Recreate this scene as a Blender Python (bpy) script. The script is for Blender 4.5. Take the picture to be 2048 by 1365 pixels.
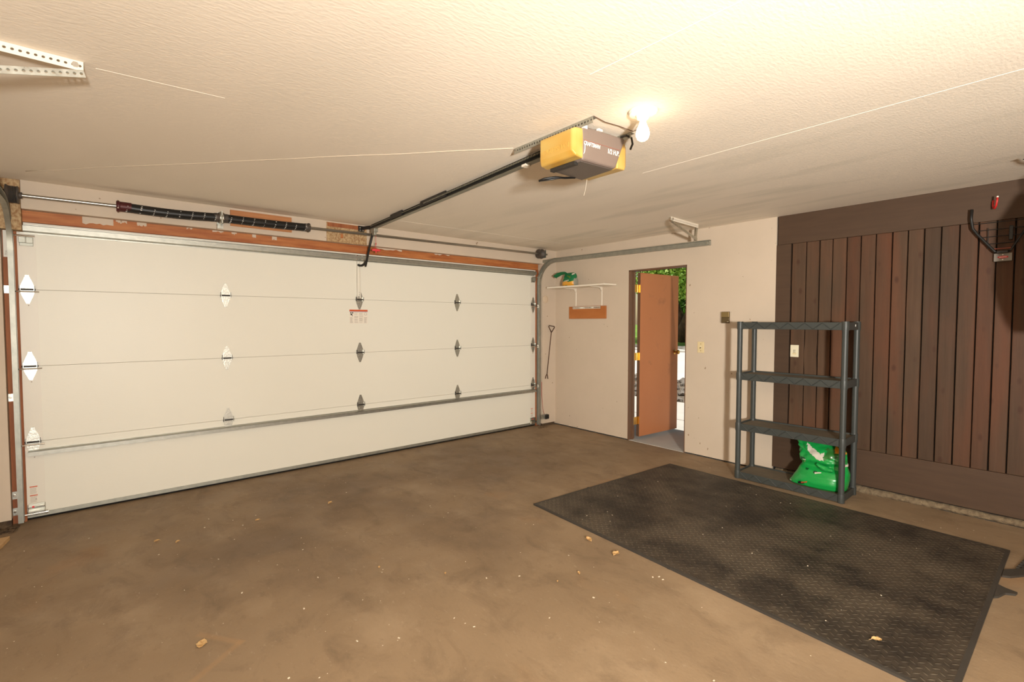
import bpy, bmesh, math, random
from mathutils import Vector, Matrix, noise
random.seed(7)
for o in list(bpy.data.objects): bpy.data.objects.remove(o)
SC = bpy.context.scene
COL = SC.collection
PI = math.pi
W, H, GY = 5.157, 2.356, -0.1065      # right wall x, ceiling z, garage front drywall y
XL, YB = -0.30, -6.7                  # left wall x, back wall y
DW = 4.877                            # overhead door width

# ------------------------------------------------------------------ camera, sky, sun, flash, exposure
cam = bpy.data.cameras.new('camera'); cob = bpy.data.objects.new('camera', cam); COL.objects.link(cob)
yaw, pitch = 0.7025, -0.0392
cob.location = (0.431, -4.768, 1.398)
cob.rotation_euler = (PI/2 + pitch, 0, -yaw)
cam.sensor_fit = 'HORIZONTAL'; cam.sensor_width = 36.0; cam.lens = 36.0 * 969.9 / 2048.0
cam.clip_start = 0.02; cam.clip_end = 300
SC.camera = cob
wd = bpy.data.worlds.new('world'); SC.world = wd; wd.use_nodes = True
nt = wd.node_tree; bg = nt.nodes['Background']; sk = nt.nodes.new('ShaderNodeTexSky')
sk.sky_type = 'NISHITA'; sk.sun_disc = False; sk.sun_elevation = math.radians(62); sk.sun_rotation = math.radians(-80)
wm = nt.nodes.new('ShaderNodeMix'); wm.data_type = 'RGBA'; wm.blend_type = 'MULTIPLY'; wm.inputs[0].default_value = 1; wm.inputs[7].default_value = (1, .80, .56, 1)   # camera balanced for warm indoor light
nt.links.new(sk.outputs['Color'], wm.inputs[6]); nt.links.new(wm.outputs[2], bg.inputs['Color']); bg.inputs['Strength'].default_value = 0.13
def lamp(name, kind, loc, energy, color=(1, 1, 1), **kw):
    l = bpy.data.lights.new(name, kind); l.energy = energy; l.color = color
    for k, v in kw.items(): setattr(l, k, v)
    o = bpy.data.objects.new(name, l); COL.objects.link(o); o.location = loc; return o
sun = lamp('sun', 'SUN', (0, 0, 20), 5.5, (1, .95, .86), angle=math.radians(0.6))
sun.rotation_euler = Vector((0.118, 0.10, -1)).to_track_quat('-Z', 'Y').to_euler()
# the photographer's flash head, held beside and behind the camera at eye height
FC = (1, .975, .91)
flash = lamp('flash_head', 'SPOT', (0.25, -6.15, 1.34), 820, FC, shadow_soft_size=0.12, spot_size=math.radians(168), spot_blend=1.0)
flash.rotation_euler = Vector((.50, .80, .34)).to_track_quat('-Z', 'Y').to_euler()
beam = lamp('flash_bounce', 'SPOT', (0.30, -6.10, 1.36), 400, FC, shadow_soft_size=0.12, spot_size=math.radians(92), spot_blend=1.0)
beam.rotation_euler = (Vector((4.0, -3.4, 2.35)) - beam.location).to_track_quat('-Z', 'Y').to_euler()
SC.view_settings.view_transform = 'Standard'; SC.view_settings.look = 'None'
SC.view_settings.exposure = 0.0; SC.view_settings.gamma = 1.0; SC.view_settings.use_curve_mapping = False

# ------------------------------------------------------------------ materials
MATS = {}
def sock(nd, *names):
    for n in names:
        if n in nd.inputs: return nd.inputs[n]
def mat(name, rgb, rough=0.6, metal=0.0, spec=0.5, var=None, vscale=(6, 6, 6), vdetail=4, bump=0.0, bscale=(80, 80, 80), bdist=0.002,
        emit=None, estr=0, trans=0.0, alpha=1.0, ior=1.45, sss=0.0, extra=None, coat=0.0):
    """principled material; var = second colour mixed in by a stretched noise; bump = fine relief"""
    m = bpy.data.materials.new(name); m.use_nodes = True; t = m.node_tree; b = t.nodes['Principled BSDF']
    b.inputs['Base Color'].default_value = (*rgb, 1); b.inputs['Roughness'].default_value = rough; b.inputs['Metallic'].default_value = metal
    b.inputs['Specular IOR Level'].default_value = spec; b.inputs['IOR'].default_value = ior
    if trans: b.inputs['Transmission Weight'].default_value = trans
    if coat: b.inputs['Coat Weight'].default_value = coat
    if emit: b.inputs['Emission Color'].default_value = (*emit, 1); b.inputs['Emission Strength'].default_value = estr
    tc = t.nodes.new('ShaderNodeTexCoord')
    m['_n'] = 0
    colsock = None
    if var:
        mp = t.nodes.new('ShaderNodeMapping'); mp.inputs['Scale'].default_value = vscale; t.links.new(tc.outputs['Object'], mp.inputs['Vector'])
        nz = t.nodes.new('ShaderNodeTexNoise'); nz.inputs['Scale'].default_value = 1; nz.inputs['Detail'].default_value = vdetail; nz.inputs['Roughness'].default_value = .6
        t.links.new(mp.outputs['Vector'], nz.inputs['Vector'])
        r = t.nodes.new('ShaderNodeValToRGB'); r.color_ramp.elements[0].position = .36; r.color_ramp.elements[1].position = .66
        r.color_ramp.elements[0].color = (*rgb, 1); r.color_ramp.elements[1].color = (*var, 1)
        t.links.new(nz.outputs['Fac'], r.inputs['Fac']); colsock = r.outputs['Color']
        t.links.new(colsock, b.inputs['Base Color'])
    if bump:
        mp2 = t.nodes.new('ShaderNodeMapping'); mp2.inputs['Scale'].default_value = bscale; t.links.new(tc.outputs['Object'], mp2.inputs['Vector'])
        nz2 = t.nodes.new('ShaderNodeTexNoise'); nz2.inputs['Scale'].default_value = 1; nz2.inputs['Detail'].default_value = 3
        t.links.new(mp2.outputs['Vector'], nz2.inputs['Vector'])
        bp = t.nodes.new('ShaderNodeBump'); bp.inputs['Strength'].default_value = bump; bp.inputs['Distance'].default_value = bdist
        t.links.new(nz2.outputs['Fac'], bp.inputs['Height']); t.links.new(bp.outputs['Normal'], b.inputs['Normal'])
    if extra: extra(t, b, tc, colsock)
    MATS[name] = m
    return m
def mixc(t, a, bcol, fac):
    n = t.nodes.new('ShaderNodeMix'); n.data_type = 'RGBA'
    if isinstance(a, tuple): n.inputs[6].default_value = (*a, 1)
    else: t.links.new(a, n.inputs[6])
    if isinstance(bcol, tuple): n.inputs[7].default_value = (*bcol, 1)
    else: t.links.new(bcol, n.inputs[7])
    if isinstance(fac, (int, float)): n.inputs[0].default_value = fac
    else: t.links.new(fac, n.inputs[0])
    return n.outputs[2]
def noise_mask(t, tc, scale, lo, hi, detail=4, rough=.6, off=(0, 0, 0), dist=0.0):
    mp = t.nodes.new('ShaderNodeMapping'); mp.inputs['Scale'].default_value = scale; mp.inputs['Location'].default_value = off
    t.links.new(tc.outputs['Object'], mp.inputs['Vector'])
    nz = t.nodes.new('ShaderNodeTexNoise'); nz.inputs['Scale'].default_value = 1; nz.inputs['Detail'].default_value = detail
    nz.inputs['Roughness'].default_value = rough; nz.inputs['Distortion'].default_value = dist
    t.links.new(mp.outputs['Vector'], nz.inputs['Vector'])
    mr = t.nodes.new('ShaderNodeMapRange'); mr.inputs['From Min'].default_value = lo; mr.inputs['From Max'].default_value = hi
    t.links.new(nz.outputs['Fac'], mr.inputs['Value']); return mr.outputs['Result']
def math_n(t, op, a, b=None, c=None):
    n = t.nodes.new('ShaderNodeMath'); n.operation = op
    for i, v in enumerate((a, b, c)):
        if v is None: continue
        if isinstance(v, (int, float)): n.inputs[i].default_value = v
        else: t.links.new(v, n.inputs[i])
    return n.outputs[0]
def blob(t, tc, cx, cy, r0, r1, sx=1, sy=1, wob=.35):
    """round wobbly spot in object XY: 1 inside, 0 outside"""
    sp = t.nodes.new('ShaderNodeSeparateXYZ'); t.links.new(tc.outputs['Object'], sp.inputs[0])
    nz = t.nodes.new('ShaderNodeTexNoise'); nz.inputs['Scale'].default_value = 2.2; nz.inputs['Detail'].default_value = 5
    t.links.new(tc.outputs['Object'], nz.inputs['Vector'])
    dx = math_n(t, 'MULTIPLY', math_n(t, 'SUBTRACT', sp.outputs[0], cx), sx); dy = math_n(t, 'MULTIPLY', math_n(t, 'SUBTRACT', sp.outputs[1], cy), sy)
    d = math_n(t, 'SQRT', math_n(t, 'ADD', math_n(t, 'MULTIPLY', dx, dx), math_n(t, 'MULTIPLY', dy, dy)))
    d = math_n(t, 'ADD', d, math_n(t, 'MULTIPLY', math_n(t, 'SUBTRACT', nz.outputs['Fac'], .5), wob * 2))
    mr = t.nodes.new('ShaderNodeMapRange'); mr.inputs['From Min'].default_value = r1; mr.inputs['From Max'].default_value = r0
    mr.interpolation_type = 'SMOOTHSTEP'; t.links.new(d, mr.inputs['Value']); return mr.outputs['Result']

RUST = [(.735, -2.255, .858, -2.425), (.858, -2.425, .60, -2.62)]
def seg(t, tc, x0, y0, x1, y1, w):
    """soft straight mark on the floor between two points"""
    L = math.hypot(x1-x0, y1-y0); ux, uy = (x1-x0)/L, (y1-y0)/L
    sp = t.nodes.new('ShaderNodeSeparateXYZ'); t.links.new(tc.outputs['Object'], sp.inputs[0])
    dx, dy = math_n(t, 'SUBTRACT', sp.outputs[0], x0), math_n(t, 'SUBTRACT', sp.outputs[1], y0)
    a = math_n(t, 'ADD', math_n(t, 'MULTIPLY', dx, ux), math_n(t, 'MULTIPLY', dy, uy)); b_ = math_n(t, 'ABSOLUTE', math_n(t, 'SUBTRACT', math_n(t, 'MULTIPLY', dx, -uy), math_n(t, 'MULTIPLY', dy, -ux)))
    end = math_n(t, 'MAXIMUM', math_n(t, 'SUBTRACT', a, L), math_n(t, 'MULTIPLY', a, -1)); d = math_n(t, 'MAXIMUM', b_, end)
    mr = t.nodes.new('ShaderNodeMapRange'); mr.inputs['From Min'].default_value = w*1.5; mr.inputs['From Max'].default_value = w*.5; t.links.new(d, mr.inputs['Value']); return mr.outputs['Result']
def floor_extra(t, b, tc, c):
    c = mixc(t, c, (.165, .11, .068), math_n(t, 'MULTIPLY', noise_mask(t, tc, (.9, 1.3, 1), .5, .72, 6, .65), .55))
    c = mixc(t, c, (.42, .31, .20), math_n(t, 'MULTIPLY', noise_mask(t, tc, (3.2, 2.1, 1), .52, .75, 6, .6, (4, 9, 0)), .45))
    # oil and tyre stains
    for cx, cy, r, k, sx, sy in [(1.15, -1.45, .75, .45, 1, 1.3), (2.35, -2.30, .55, .40, 1.2, 1), (1.95, -.75, .7, .40, .8, 1.4), (3.4, -1.0, .9, .35, .8, 1), (2.0, -1.35, .5, .30, 1, 1)]:
        c = mixc(t, c, (.085, .052, .032), math_n(t, 'MULTIPLY', blob(t, tc, cx, cy, r*.1, r*1.1, sx, sy, .5), k))
    c = mixc(t, c, (.07, .045, .03), math_n(t, 'MULTIPLY', noise_mask(t, tc, (9, 6, 1), .62, .78, 5, .65, (2, 5, 0)), .4))
    c = mixc(t, c, (.13, .086, .052), math_n(t, 'MULTIPLY', noise_mask(t, tc, (5.5, 3.2, 1), .50, .70, 6, .68, (7, 2, 0), .6), .45))
    c = mixc(t, c, (.36, .19, .08), math_n(t, 'MULTIPLY', noise_mask(t, tc, (2.3, 1.6, 1), .62, .75, 4, .5, (12, 3, 0)), .35))
    for x0, y0, x1, y1 in RUST:
        c = mixc(t, c, (.42, .24, .11), math_n(t, 'MULTIPLY', seg(t, tc, x0, y0, x1, y1, .014), .28))
    c = mixc(t, c, (.10, .066, .04), math_n(t, 'MULTIPLY', noise_mask(t, tc, (24, 14, 1), .60, .78, 4, .65, (8, 1, 0)), .3))
    c = mixc(t, c, (.45, .35, .24), math_n(t, 'MULTIPLY', noise_mask(t, tc, (40, 18, 1), .64, .72, 3, .6, (1, 7, 0)), .3))
    t.links.new(c, b.inputs['Base Color'])
    rn = noise_mask(t, tc, (3, 3, 1), .3, .8); mr = t.nodes.new('ShaderNodeMapRange'); mr.inputs['To Min'].default_value = .5; mr.inputs['To Max'].default_value = .8
    t.links.new(rn, mr.inputs['Value']); t.links.new(mr.outputs[0], b.inputs['Roughness'])
mat('concrete_floor', (.305, .213, .129), .6, var=(.262, .181, .108), vscale=(1.6, 1.1, 1), vdetail=7, bump=.25, bscale=(60, 60, 60), bdist=.003, extra=floor_extra, spec=.35)
def ceil_extra(t, b, tc, c):
    spx = t.nodes.new('ShaderNodeSeparateXYZ'); t.links.new(tc.outputs['Object'], spx.inputs[0])
    edge = t.nodes.new('ShaderNodeMapRange'); edge.inputs['From Min'].default_value = 2.4; edge.inputs['From Max'].default_value = 4.4; t.links.new(spx.outputs[0], edge.inputs['Value'])
    c = mixc(t, c, (.70, .63, .52), math_n(t, 'MULTIPLY', noise_mask(t, tc, (1.1, .45, 1), .55, .62, 2, .4, (3, 1, 0)), .16))
    c = mixc(t, c, (.66, .60, .49), math_n(t, 'MULTIPLY', math_n(t, 'MULTIPLY', noise_mask(t, tc, (5.0, .8, 1), .52, .66, 4, .5, (7, 2, 0)), edge.outputs[0]), .6))
    t.links.new(c, b.inputs['Base Color'])
mat('ceiling_paint', (.88, .785, .66), .75, var=(.87, .775, .65), vscale=(2, 1, 1), bump=.35, bscale=(45, 90, 40), bdist=.004, extra=ceil_extra, spec=.25)
def wall_extra(t, b, tc, c):
    c = mixc(t, c, (.40, .29, .19), math_n(t, 'MULTIPLY', noise_mask(t, tc, (3, 3, 2), .70, .76, 5, .7, (1, 4, 2)), .25))
    c = mixc(t, c, (.25, .16, .09), math_n(t, 'MULTIPLY', noise_mask(t, tc, (22, 22, 22), .745, .77, 2, .5), .8))
    t.links.new(c, b.inputs['Base Color'])
mat('wall_paint', (.615, .506, .395), .65, var=(.58, .477, .37), vscale=(1.5, 1.5, 1.5), bump=.12, bscale=(60, 60, 60), extra=wall_extra, spec=.3)
mat('cover_paint', (.64, .50, .36), .6)
mat('door_white', (.82, .785, .68), .42, var=(.81, .775, .67), vscale=(1, 1, 1), bump=.3, bscale=(30, 30, 190), bdist=.0015, spec=.4)
mat('stile_white', (.80, .75, .65), .4, bump=.05, spec=.4)
mat('seam_dark', (.16, .125, .085), .9)
def galv_extra(t, b, tc, c):
    r = noise_mask(t, tc, (25, 25, 25), .3, .7); mr = t.nodes.new('ShaderNodeMapRange'); mr.inputs['To Min'].default_value = .25; mr.inputs['To Max'].default_value = .45
    t.links.new(r, mr.inputs['Value']); t.links.new(mr.outputs[0], b.inputs['Roughness'])
mat('galvanized', (.50, .50, .45), .35, 1.0, var=(.60, .60, .54), vscale=(30, 30, 30), extra=galv_extra)
mat('galvanized_dull', (.36, .36, .31), .5, .8, var=(.44, .43, .37), vscale=(20, 20, 20))
mat('galvanized_track', (.34, .34, .30), .5, .85, var=(.42, .41, .36), vscale=(25, 25, 12))
mat('galvanized_strut', (.38, .375, .33), .42, .85, var=(.45, .44, .39), vscale=(25, 25, 25))
mat('shaft_steel', (.36, .34, .30), .3, .95)
mat('hinge_steel', (.50, .49, .44), .38, .95, var=(.62, .61, .55), vscale=(60, 60, 60), bump=.5, bscale=(90, 90, 90), bdist=.002)
mat('chrome', (.75, .73, .68), .18, 1.0)
mat('dark_steel', (.06, .055, .05), .45, .6)
mat('black_paint', (.012, .011, .010), .4, spec=.5)
mat('spring_black', (.016, .015, .014), .38, .2, bump=1.0, bscale=(2, 2, 2), bdist=.001)
mat('spring_dash', (.50, .48, .44), .6)
mat('cone_red', (.075, .012, .012), .45, .2)
mat('cast_iron', (.075, .07, .065), .6, .5, var=(.12, .09, .07), vscale=(40, 40, 40))
mat('header_wood', (.34, .098, .026), .6, var=(.50, .19, .058), vscale=(3, 20, 30), bump=.3, bscale=(10, 60, 90))
mat('jamb_wood', (.26, .075, .025), .65, var=(.36, .12, .04), vscale=(25, 25, 2.5), bump=.3, bscale=(80, 80, 10))
mat('plate_wood', (.42, .16, .055), .6, var=(.52, .22, .08), vscale=(3, 20, 28), bump=.2, bscale=(10, 60, 90))
mat('orange_board', (.42, .135, .03), .6, var=(.48, .165, .04), vscale=(4, 3, 12))
mat('osb', (.52, .37, .20), .8, var=(.30, .155, .065), vscale=(60, 60, 45), vdetail=3, bump=.5, bscale=(60, 60, 60))
mat('plywood_tan', (.50, .30, .13), .6, var=(.60, .38, .18), vscale=(3, 14, 8))
def brown_extra(t, b, tc, c):
    oi = t.nodes.new('ShaderNodeObjectInfo')
    c = mixc(t, c, (.135, .046, .020), math_n(t, 'MULTIPLY', noise_mask(t, tc, (3, 5, .7), .46, .74, 4, .5), .75))
    c = mixc(t, c, (.056, .035, .021), math_n(t, 'MULTIPLY', noise_mask(t, tc, (2, 3, 1.1), .5, .72, 4, .5, (5, 1, 7)), .7))
    hs = t.nodes.new('ShaderNodeHueSaturation'); t.links.new(c, hs.inputs['Color'])
    mr = t.nodes.new('ShaderNodeMapRange'); mr.inputs['To Min'].default_value = .82; mr.inputs['To Max'].default_value = 1.2
    t.links.new(oi.outputs['Random'], mr.inputs['Value']); t.links.new(mr.outputs[0], hs.inputs['Value'])
    # knots
    vo = t.nodes.new('ShaderNodeTexVoronoi'); vo.inputs['Scale'].default_value = 1
    mp = t.nodes.new('ShaderNodeMapping'); mp.inputs['Scale'].default_value = (3, 9, 4.5); t.links.new(tc.outputs['Object'], mp.inputs['Vector'])
    t.links.new(mp.outputs[0], vo.inputs['Vector'])
    k = t.nodes.new('ShaderNodeMapRange'); k.inputs['From Min'].default_value = .16; k.inputs['From Max'].default_value = .06; t.links.new(vo.outputs['Distance'], k.inputs['Value'])
    c2 = mixc(t, hs.outputs['Color'], (.05, .018, .010), math_n(t, 'MULTIPLY', k.outputs[0], .6))
    t.links.new(c2, b.inputs['Base Color'])
mat('brown_plank', (.072, .039, .021), .62, var=(.088, .049, .028), vscale=(8, 40, 2), bump=.35, bscale=(30, 120, 8), extra=brown_extra, spec=.3)
mat('brown_rail', (.071, .041, .0245), .62, var=(.081, .047, .028), vscale=(8, 3, 30), bump=.2, bscale=(40, 8, 90), spec=.3)
mat('gap_black', (.012, .010, .008), .9)
mat('rough_curb', (.235, .175, .105), .9, var=(.14, .098, .06), vscale=(30, 30, 30), bump=1.0, bscale=(60, 60, 60), bdist=.01)
def mat_tread(t, b, tc, c):
    # raised diamond tread: short bars alternating in two directions
    mp = t.nodes.new('ShaderNodeMapping'); mp.inputs['Rotation'].default_value = (0, 0, .785); mp.inputs['Scale'].default_value = (31, 31, 1); t.links.new(tc.outputs['Object'], mp.inputs['Vector'])
    sp = t.nodes.new('ShaderNodeSeparateXYZ'); t.links.new(mp.outputs[0], sp.inputs[0])
    ix = math_n(t, 'FLOOR', sp.outputs[0]); iy = math_n(t, 'FLOOR', sp.outputs[1])
    fx = math_n(t, 'SUBTRACT', math_n(t, 'SUBTRACT', sp.outputs[0], ix), .5); fy = math_n(t, 'SUBTRACT', math_n(t, 'SUBTRACT', sp.outputs[1], iy), .5)
    par = math_n(t, 'FLOORED_MODULO', math_n(t, 'ADD', ix, iy), 2.0)
    def ell(a, bb):
        A = math_n(t, 'MULTIPLY', a, 2.1); B = math_n(t, 'MULTIPLY', bb, 6.0)
        return math_n(t, 'SUBTRACT', 1, math_n(t, 'ADD', math_n(t, 'MULTIPLY', A, A), math_n(t, 'MULTIPLY', B, B)))
    e1 = ell(fx, fy); e2 = ell(fy, fx)
    mx = t.nodes.new('ShaderNodeMix'); t.links.new(par, mx.inputs[0]); t.links.new(e1, mx.inputs[2]); t.links.new(e2, mx.inputs[3])
    hgt = math_n(t, 'MAXIMUM', mx.outputs[0], 0)
    bp = t.nodes.new('ShaderNodeBump'); bp.inputs['Strength'].default_value = .9; bp.inputs['Distance'].default_value = .004
    t.links.new(hgt, bp.inputs['Height']); t.links.new(bp.outputs['Normal'], b.inputs['Normal'])
    dust = noise_mask(t, tc, (1.9, 1.9, 1), .42, .62, 5, .65)
    dust2 = noise_mask(t, tc, (5, 3, 1), .45, .7, 4, .6, (3, 8, 0))
    c = mixc(t, (.026, .020, .0155), (.090, .070, .049), math_n(t, 'MULTIPLY', dust, .85))
    c = mixc(t, c, (.12, .09, .06), math_n(t, 'MULTIPLY', dust2, .35))
    c = mixc(t, c, (.19, .155, .11), math_n(t, 'MULTIPLY', math_n(t, 'MULTIPLY', hgt, math_n(t, 'ADD', dust, .25)), .6))
    t.links.new(c, b.inputs['Base Color'])
mat('foam_mat', (.05, .04, .03), .55, extra=mat_tread, spec=.4)
mat('foam_edge', (.052, .045, .037), .6, var=(.042, .035, .028), vscale=(5, 5, 5))
mat('shelf_plastic', (.047, .051, .047), .42, spec=.5, bump=.1, bscale=(200, 200, 200))
mat('shelf_dusty', (.17, .130, .085), .75, var=(.12, .10, .07), vscale=(9, 6, 9))
mat('lens_yellow', (.50, .27, .045), .35, var=(.54, .36, .10), vscale=(9, 5, 9), vdetail=1, spec=.5, coat=.2)
mat('lens_letter', (.56, .33, .075), .35)
mat('opener_taupe', (.185, .138, .115), .4, .1, var=(.20, .15, .125), vscale=(5, 5, 5))
mat('opener_bottom', (.135, .112, .094), .45, .1)
mat('white_print', (.82, .78, .70), .5)
mat('red_print', (.42, .10, .06), .5)
mat('rail_black', (.018, .018, .016), .35, .4)
mat('rail_under', (.23, .22, .17), .45, .7)
mat('bulb_glow', (1, 1, 1), .3, emit=(1, .80, .52), estr=17)
mat('porcelain', (.85, .80, .70), .3)
mat('cord_red', (.45, .03, .03), .6); mat('handle_red', (.75, .06, .07), .4)
mat('side_door_brown', (.52, .19, .075), .5, var=(.50, .18, .07), vscale=(3, 3, 1.5), bump=.06, bscale=(20, 20, 60), spec=.35,
    extra=lambda t, b, tc, c: t.links.new(mixc(t, c, (.15, .07, .04), math_n(t, 'MULTIPLY', noise_mask(t, tc, (4, 4, 5), .62, .78, 4), .45)), b.inputs['Base Color']))
mat('jamb_brown', (.17, .085, .045), .55, var=(.14, .075, .045), vscale=(10, 10, 1.5))
mat('brass', (.60, .34, .09), .28, 1.0)
mat('ivory_plastic', (.72, .58, .33), .4); mat('ivory_pale', (.80, .72, .52), .4)
mat('slot_dark', (.05, .035, .02), .7)
mat('control_gold', (.27, .19, .075), .35, .4); mat('control_dark', (.12, .082, .035), .4, .2)
mat('shelf_white', (.80, .72, .60), .4)
mat('tool_brown', (.10, .05, .03), .55, .6)
mat('wire_white', (.70, .60, .47), .6)
mat('sticker_white', (.83, .76, .65), .5); mat('sticker_orange', (.62, .09, .02), .5); mat('ink_black', (.015, .013, .012), .5); mat('ink_grey', (.40, .34, .28), .6); mat('sticker_mauve', (.42, .36, .42), .6)
mat('hook_red', (.55, .025, .022), .35); mat('plate_grey', (.22, .20, .175), .45, .3)
mat('leaf_tan', (.50, .28, .10), .7, var=(.62, .42, .20), vscale=(60, 60, 60)); mat('fleck_white', (.72, .62, .48), .7)
mat('debris_brown', (.12, .075, .04), .9, var=(.05, .03, .018), vscale=(40, 40, 40))
mat('caster_black', (.012, .011, .011), .55)
# outside
mat('outside_concrete', (.55, .52, .47), .85, var=(.48, .46, .42), vscale=(2, 2, 2), bump=.2)
mat('outside_street', (.62, .60, .56), .85, var=(.57, .55, .52), vscale=(.6, .6, .6))
mat('lawn', (.20, .34, .05), .9, var=(.10, .22, .03), vscale=(1.5, 1.5, 1), vdetail=6)
mat('mulch', (.10, .075, .05), .95, var=(.22, .18, .14), vscale=(14, 14, 14), bump=1, bscale=(30, 30, 30), bdist=.03)
mat('rock', (.24, .21, .18), .9, var=(.14, .12, .10), vscale=(9, 9, 9))
mat('bark', (.10, .055, .03), .9, var=(.05, .03, .02), vscale=(8, 8, 3), bump=1, bscale=(20, 20, 8), bdist=.02)
mat('leaf_green', (.13, .28, .025), .55, var=(.30, .42, .05), vscale=(3, 3, 3), vdetail=2)
mat('hedge_green', (.055, .14, .02), .6, var=(.13, .24, .04), vscale=(3, 3, 3), vdetail=2)
mat('stucco_out', (.45, .36, .27), .9)

# ------------------------------------------------------------------ mesh helpers
class MB:
    def __init__(s): s.bm = bmesh.new()
    def box(s, x0, x1, y0, y1, z0, z1, M=None):
        v = [s.bm.verts.new(Vector(p) if M is None else M @ Vector(p)) for p in ((x0, y0, z0), (x1, y0, z0), (x1, y1, z0), (x0, y1, z0), (x0, y0, z1), (x1, y0, z1), (x1, y1, z1), (x0, y1, z1))]
        for f in ((0, 3, 2, 1), (4, 5, 6, 7), (0, 1, 5, 4), (1, 2, 6, 5), (2, 3, 7, 6), (3, 0, 4, 7)): s.bm.faces.new([v[i] for i in f])
        return s
    def hexa(s, pts):
        v = [s.bm.verts.new(p) for p in pts]
        for f in ((0, 3, 2, 1), (4, 5, 6, 7), (0, 1, 5, 4), (1, 2, 6, 5), (2, 3, 7, 6), (3, 0, 4, 7)): s.bm.faces.new([v[i] for i in f])
        return s
    def prism(s, poly, d, M=None):
        """poly: list of 3D points (planar), extruded by vector d"""
        d = Vector(d); a = [Vector(p) for p in poly]; b = [p + d for p in a]
        if M: a = [M @ p for p in a]; b = [M @ p for p in b]
        va = [s.bm.verts.new(p) for p in a]; vb = [s.bm.verts.new(p) for p in b]; n = len(a)
        s.bm.faces.new(va[::-1]); s.bm.faces.new(vb)
        for i in range(n): s.bm.faces.new((va[i], va[(i+1) % n], vb[(i+1) % n], vb[i]))
        return s
    def tube(s, pts, r, n=10, cap=True, closed=False):
        """swept round tube; r number or list"""
        P = [Vector(p) for p in pts]; m = len(P); R = r if isinstance(r, (list, tuple)) else [r]*m
        rings = []; up = None
        for i in range(m):
            if closed: d = (P[(i+1) % m] - P[i-1]).normalized()
            else: d = ((P[min(i+1, m-1)] - P[max(i-1, 0)])).normalized()
            if up is None:
                up = Vector((0, 0, 1)) if abs(d.z) < .9 else Vector((1, 0, 0))
            a = d.cross(up).normalized(); up = a.cross(d).normalized(); b = up
            rings.append([s.bm.verts.new(P[i] + R[i]*(math.cos(2*PI*k/n)*a + math.sin(2*PI*k/n)*b)) for k in range(n)])
        for i in range(m if closed else m-1):
            A, B = rings[i], rings[(i+1) % m]
            for k in range(n): s.bm.faces.new((A[k], A[(k+1) % n], B[(k+1) % n], B[k]))
        if cap and not closed: s.bm.faces.new(rings[0][::-1]); s.bm.faces.new(rings[-1])
        return s
    def cyl(s, a, b, r, n=16): return s.tube([a, b], r, n)
    def lathe(s, prof, n=24, M=None):
        """prof: (r,z) pairs"""
        rings = []
        for r, z in prof:
            rings.append([s.bm.verts.new((M or Matrix()) @ Vector((r*math.cos(2*PI*k/n), r*math.sin(2*PI*k/n), z))) for k in range(n)])
        for A, B in zip(rings, rings[1:]):
            for k in range(n): s.bm.faces.new((A[k], A[(k+1) % n], B[(k+1) % n], B[k]))
        s.bm.faces.new(rings[0][::-1]); s.bm.faces.new(rings[-1]); return s
    def sweep(s, path, prof, closed_prof=True, side=Vector((1, 0, 0))):
        """path: 3D points; prof: (a,b): a along side, b along the path's normal"""
        P = [Vector(p) for p in path]; rings = []
        for i in range(len(P)):
            d = (P[min(i+1, len(P)-1)] - P[max(i-1, 0)]).normalized(); nrm = d.cross(side).normalized()
            rings.append([s.bm.verts.new(P[i] + side*a + nrm*b) for a, b in prof])
        n = len(prof)
        for A, B in zip(rings, rings[1:]):
            for k in range(n if closed_prof else n-1): s.bm.faces.new((A[k], A[(k+1) % n], B[(k+1) % n], B[k]))
        if closed_prof: s.bm.faces.new(rings[0][::-1]); s.bm.faces.new(rings[-1])
        return s
    def perf(s, a, b, wdir, width, pitch=.019, r=.005, edge=None, th=.0025):
        """perforated strip from a to b, width along wdir, real holes, given thickness"""
        a, b, wdir = Vector(a), Vector(b), Vector(wdir).normalized(); L = (b-a).length; d = (b-a).normalized(); nn = d.cross(wdir).normalized()*th
        n = max(1, int(L/pitch)); p = L/n
        for layer in (0, 1):
            off = nn*layer
            for i in range(n):
                o = a + d*(p*i) + off
                outer = [o, o + d*(p/2), o + d*p, o + d*p + wdir*width/2, o + d*p + wdir*width, o + d*(p/2) + wdir*width, o + wdir*width, o + wdir*width/2]
                c = o + d*(p/2) + wdir*(width/2); angs = [-135, -90, -45, 0, 45, 90, 135, 180]
                inner = [c + r*(d*math.cos(math.radians(q)) + wdir*math.sin(math.radians(q))) for q in angs]
                vo = [s.bm.verts.new(q) for q in outer]; vi = [s.bm.verts.new(q) for q in inner]
                for k in range(8): s.bm.faces.new((vo[k], vo[(k+1) % 8], vi[(k+1) % 8], vi[k]))
        # rims
        for w0 in (0, width):
            q = [a + wdir*w0, b + wdir*w0, b + wdir*w0 + nn, a + wdir*w0 + nn]; s.bm.faces.new([s.bm.verts.new(x) for x in q])
        for e in (a, b):
            q = [e, e + wdir*width, e + wdir*width + nn, e + nn]; s.bm.faces.new([s.bm.verts.new(x) for x in q])
        return s
    def build(s, name, m, parent=None, smooth=False, bevel=0, recalc=True, seg=2):
        if recalc: bmesh.ops.recalc_face_normals(s.bm, faces=s.bm.faces[:])
        me = bpy.data.meshes.new(name); s.bm.to_mesh(me); s.bm.free()
        o = bpy.data.objects.new(name, me); COL.objects.link(o)
        me.materials.append(MATS[m] if isinstance(m, str) else m)
        if smooth:
            for p in me.polygons: p.use_smooth = True
            if smooth == 'auto': auto(me)
        if bevel:
            md = o.modifiers.new('bevel', 'BEVEL'); md.width = bevel; md.segments = seg; md.limit_method = 'ANGLE'; md.angle_limit = math.radians(40)
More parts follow.
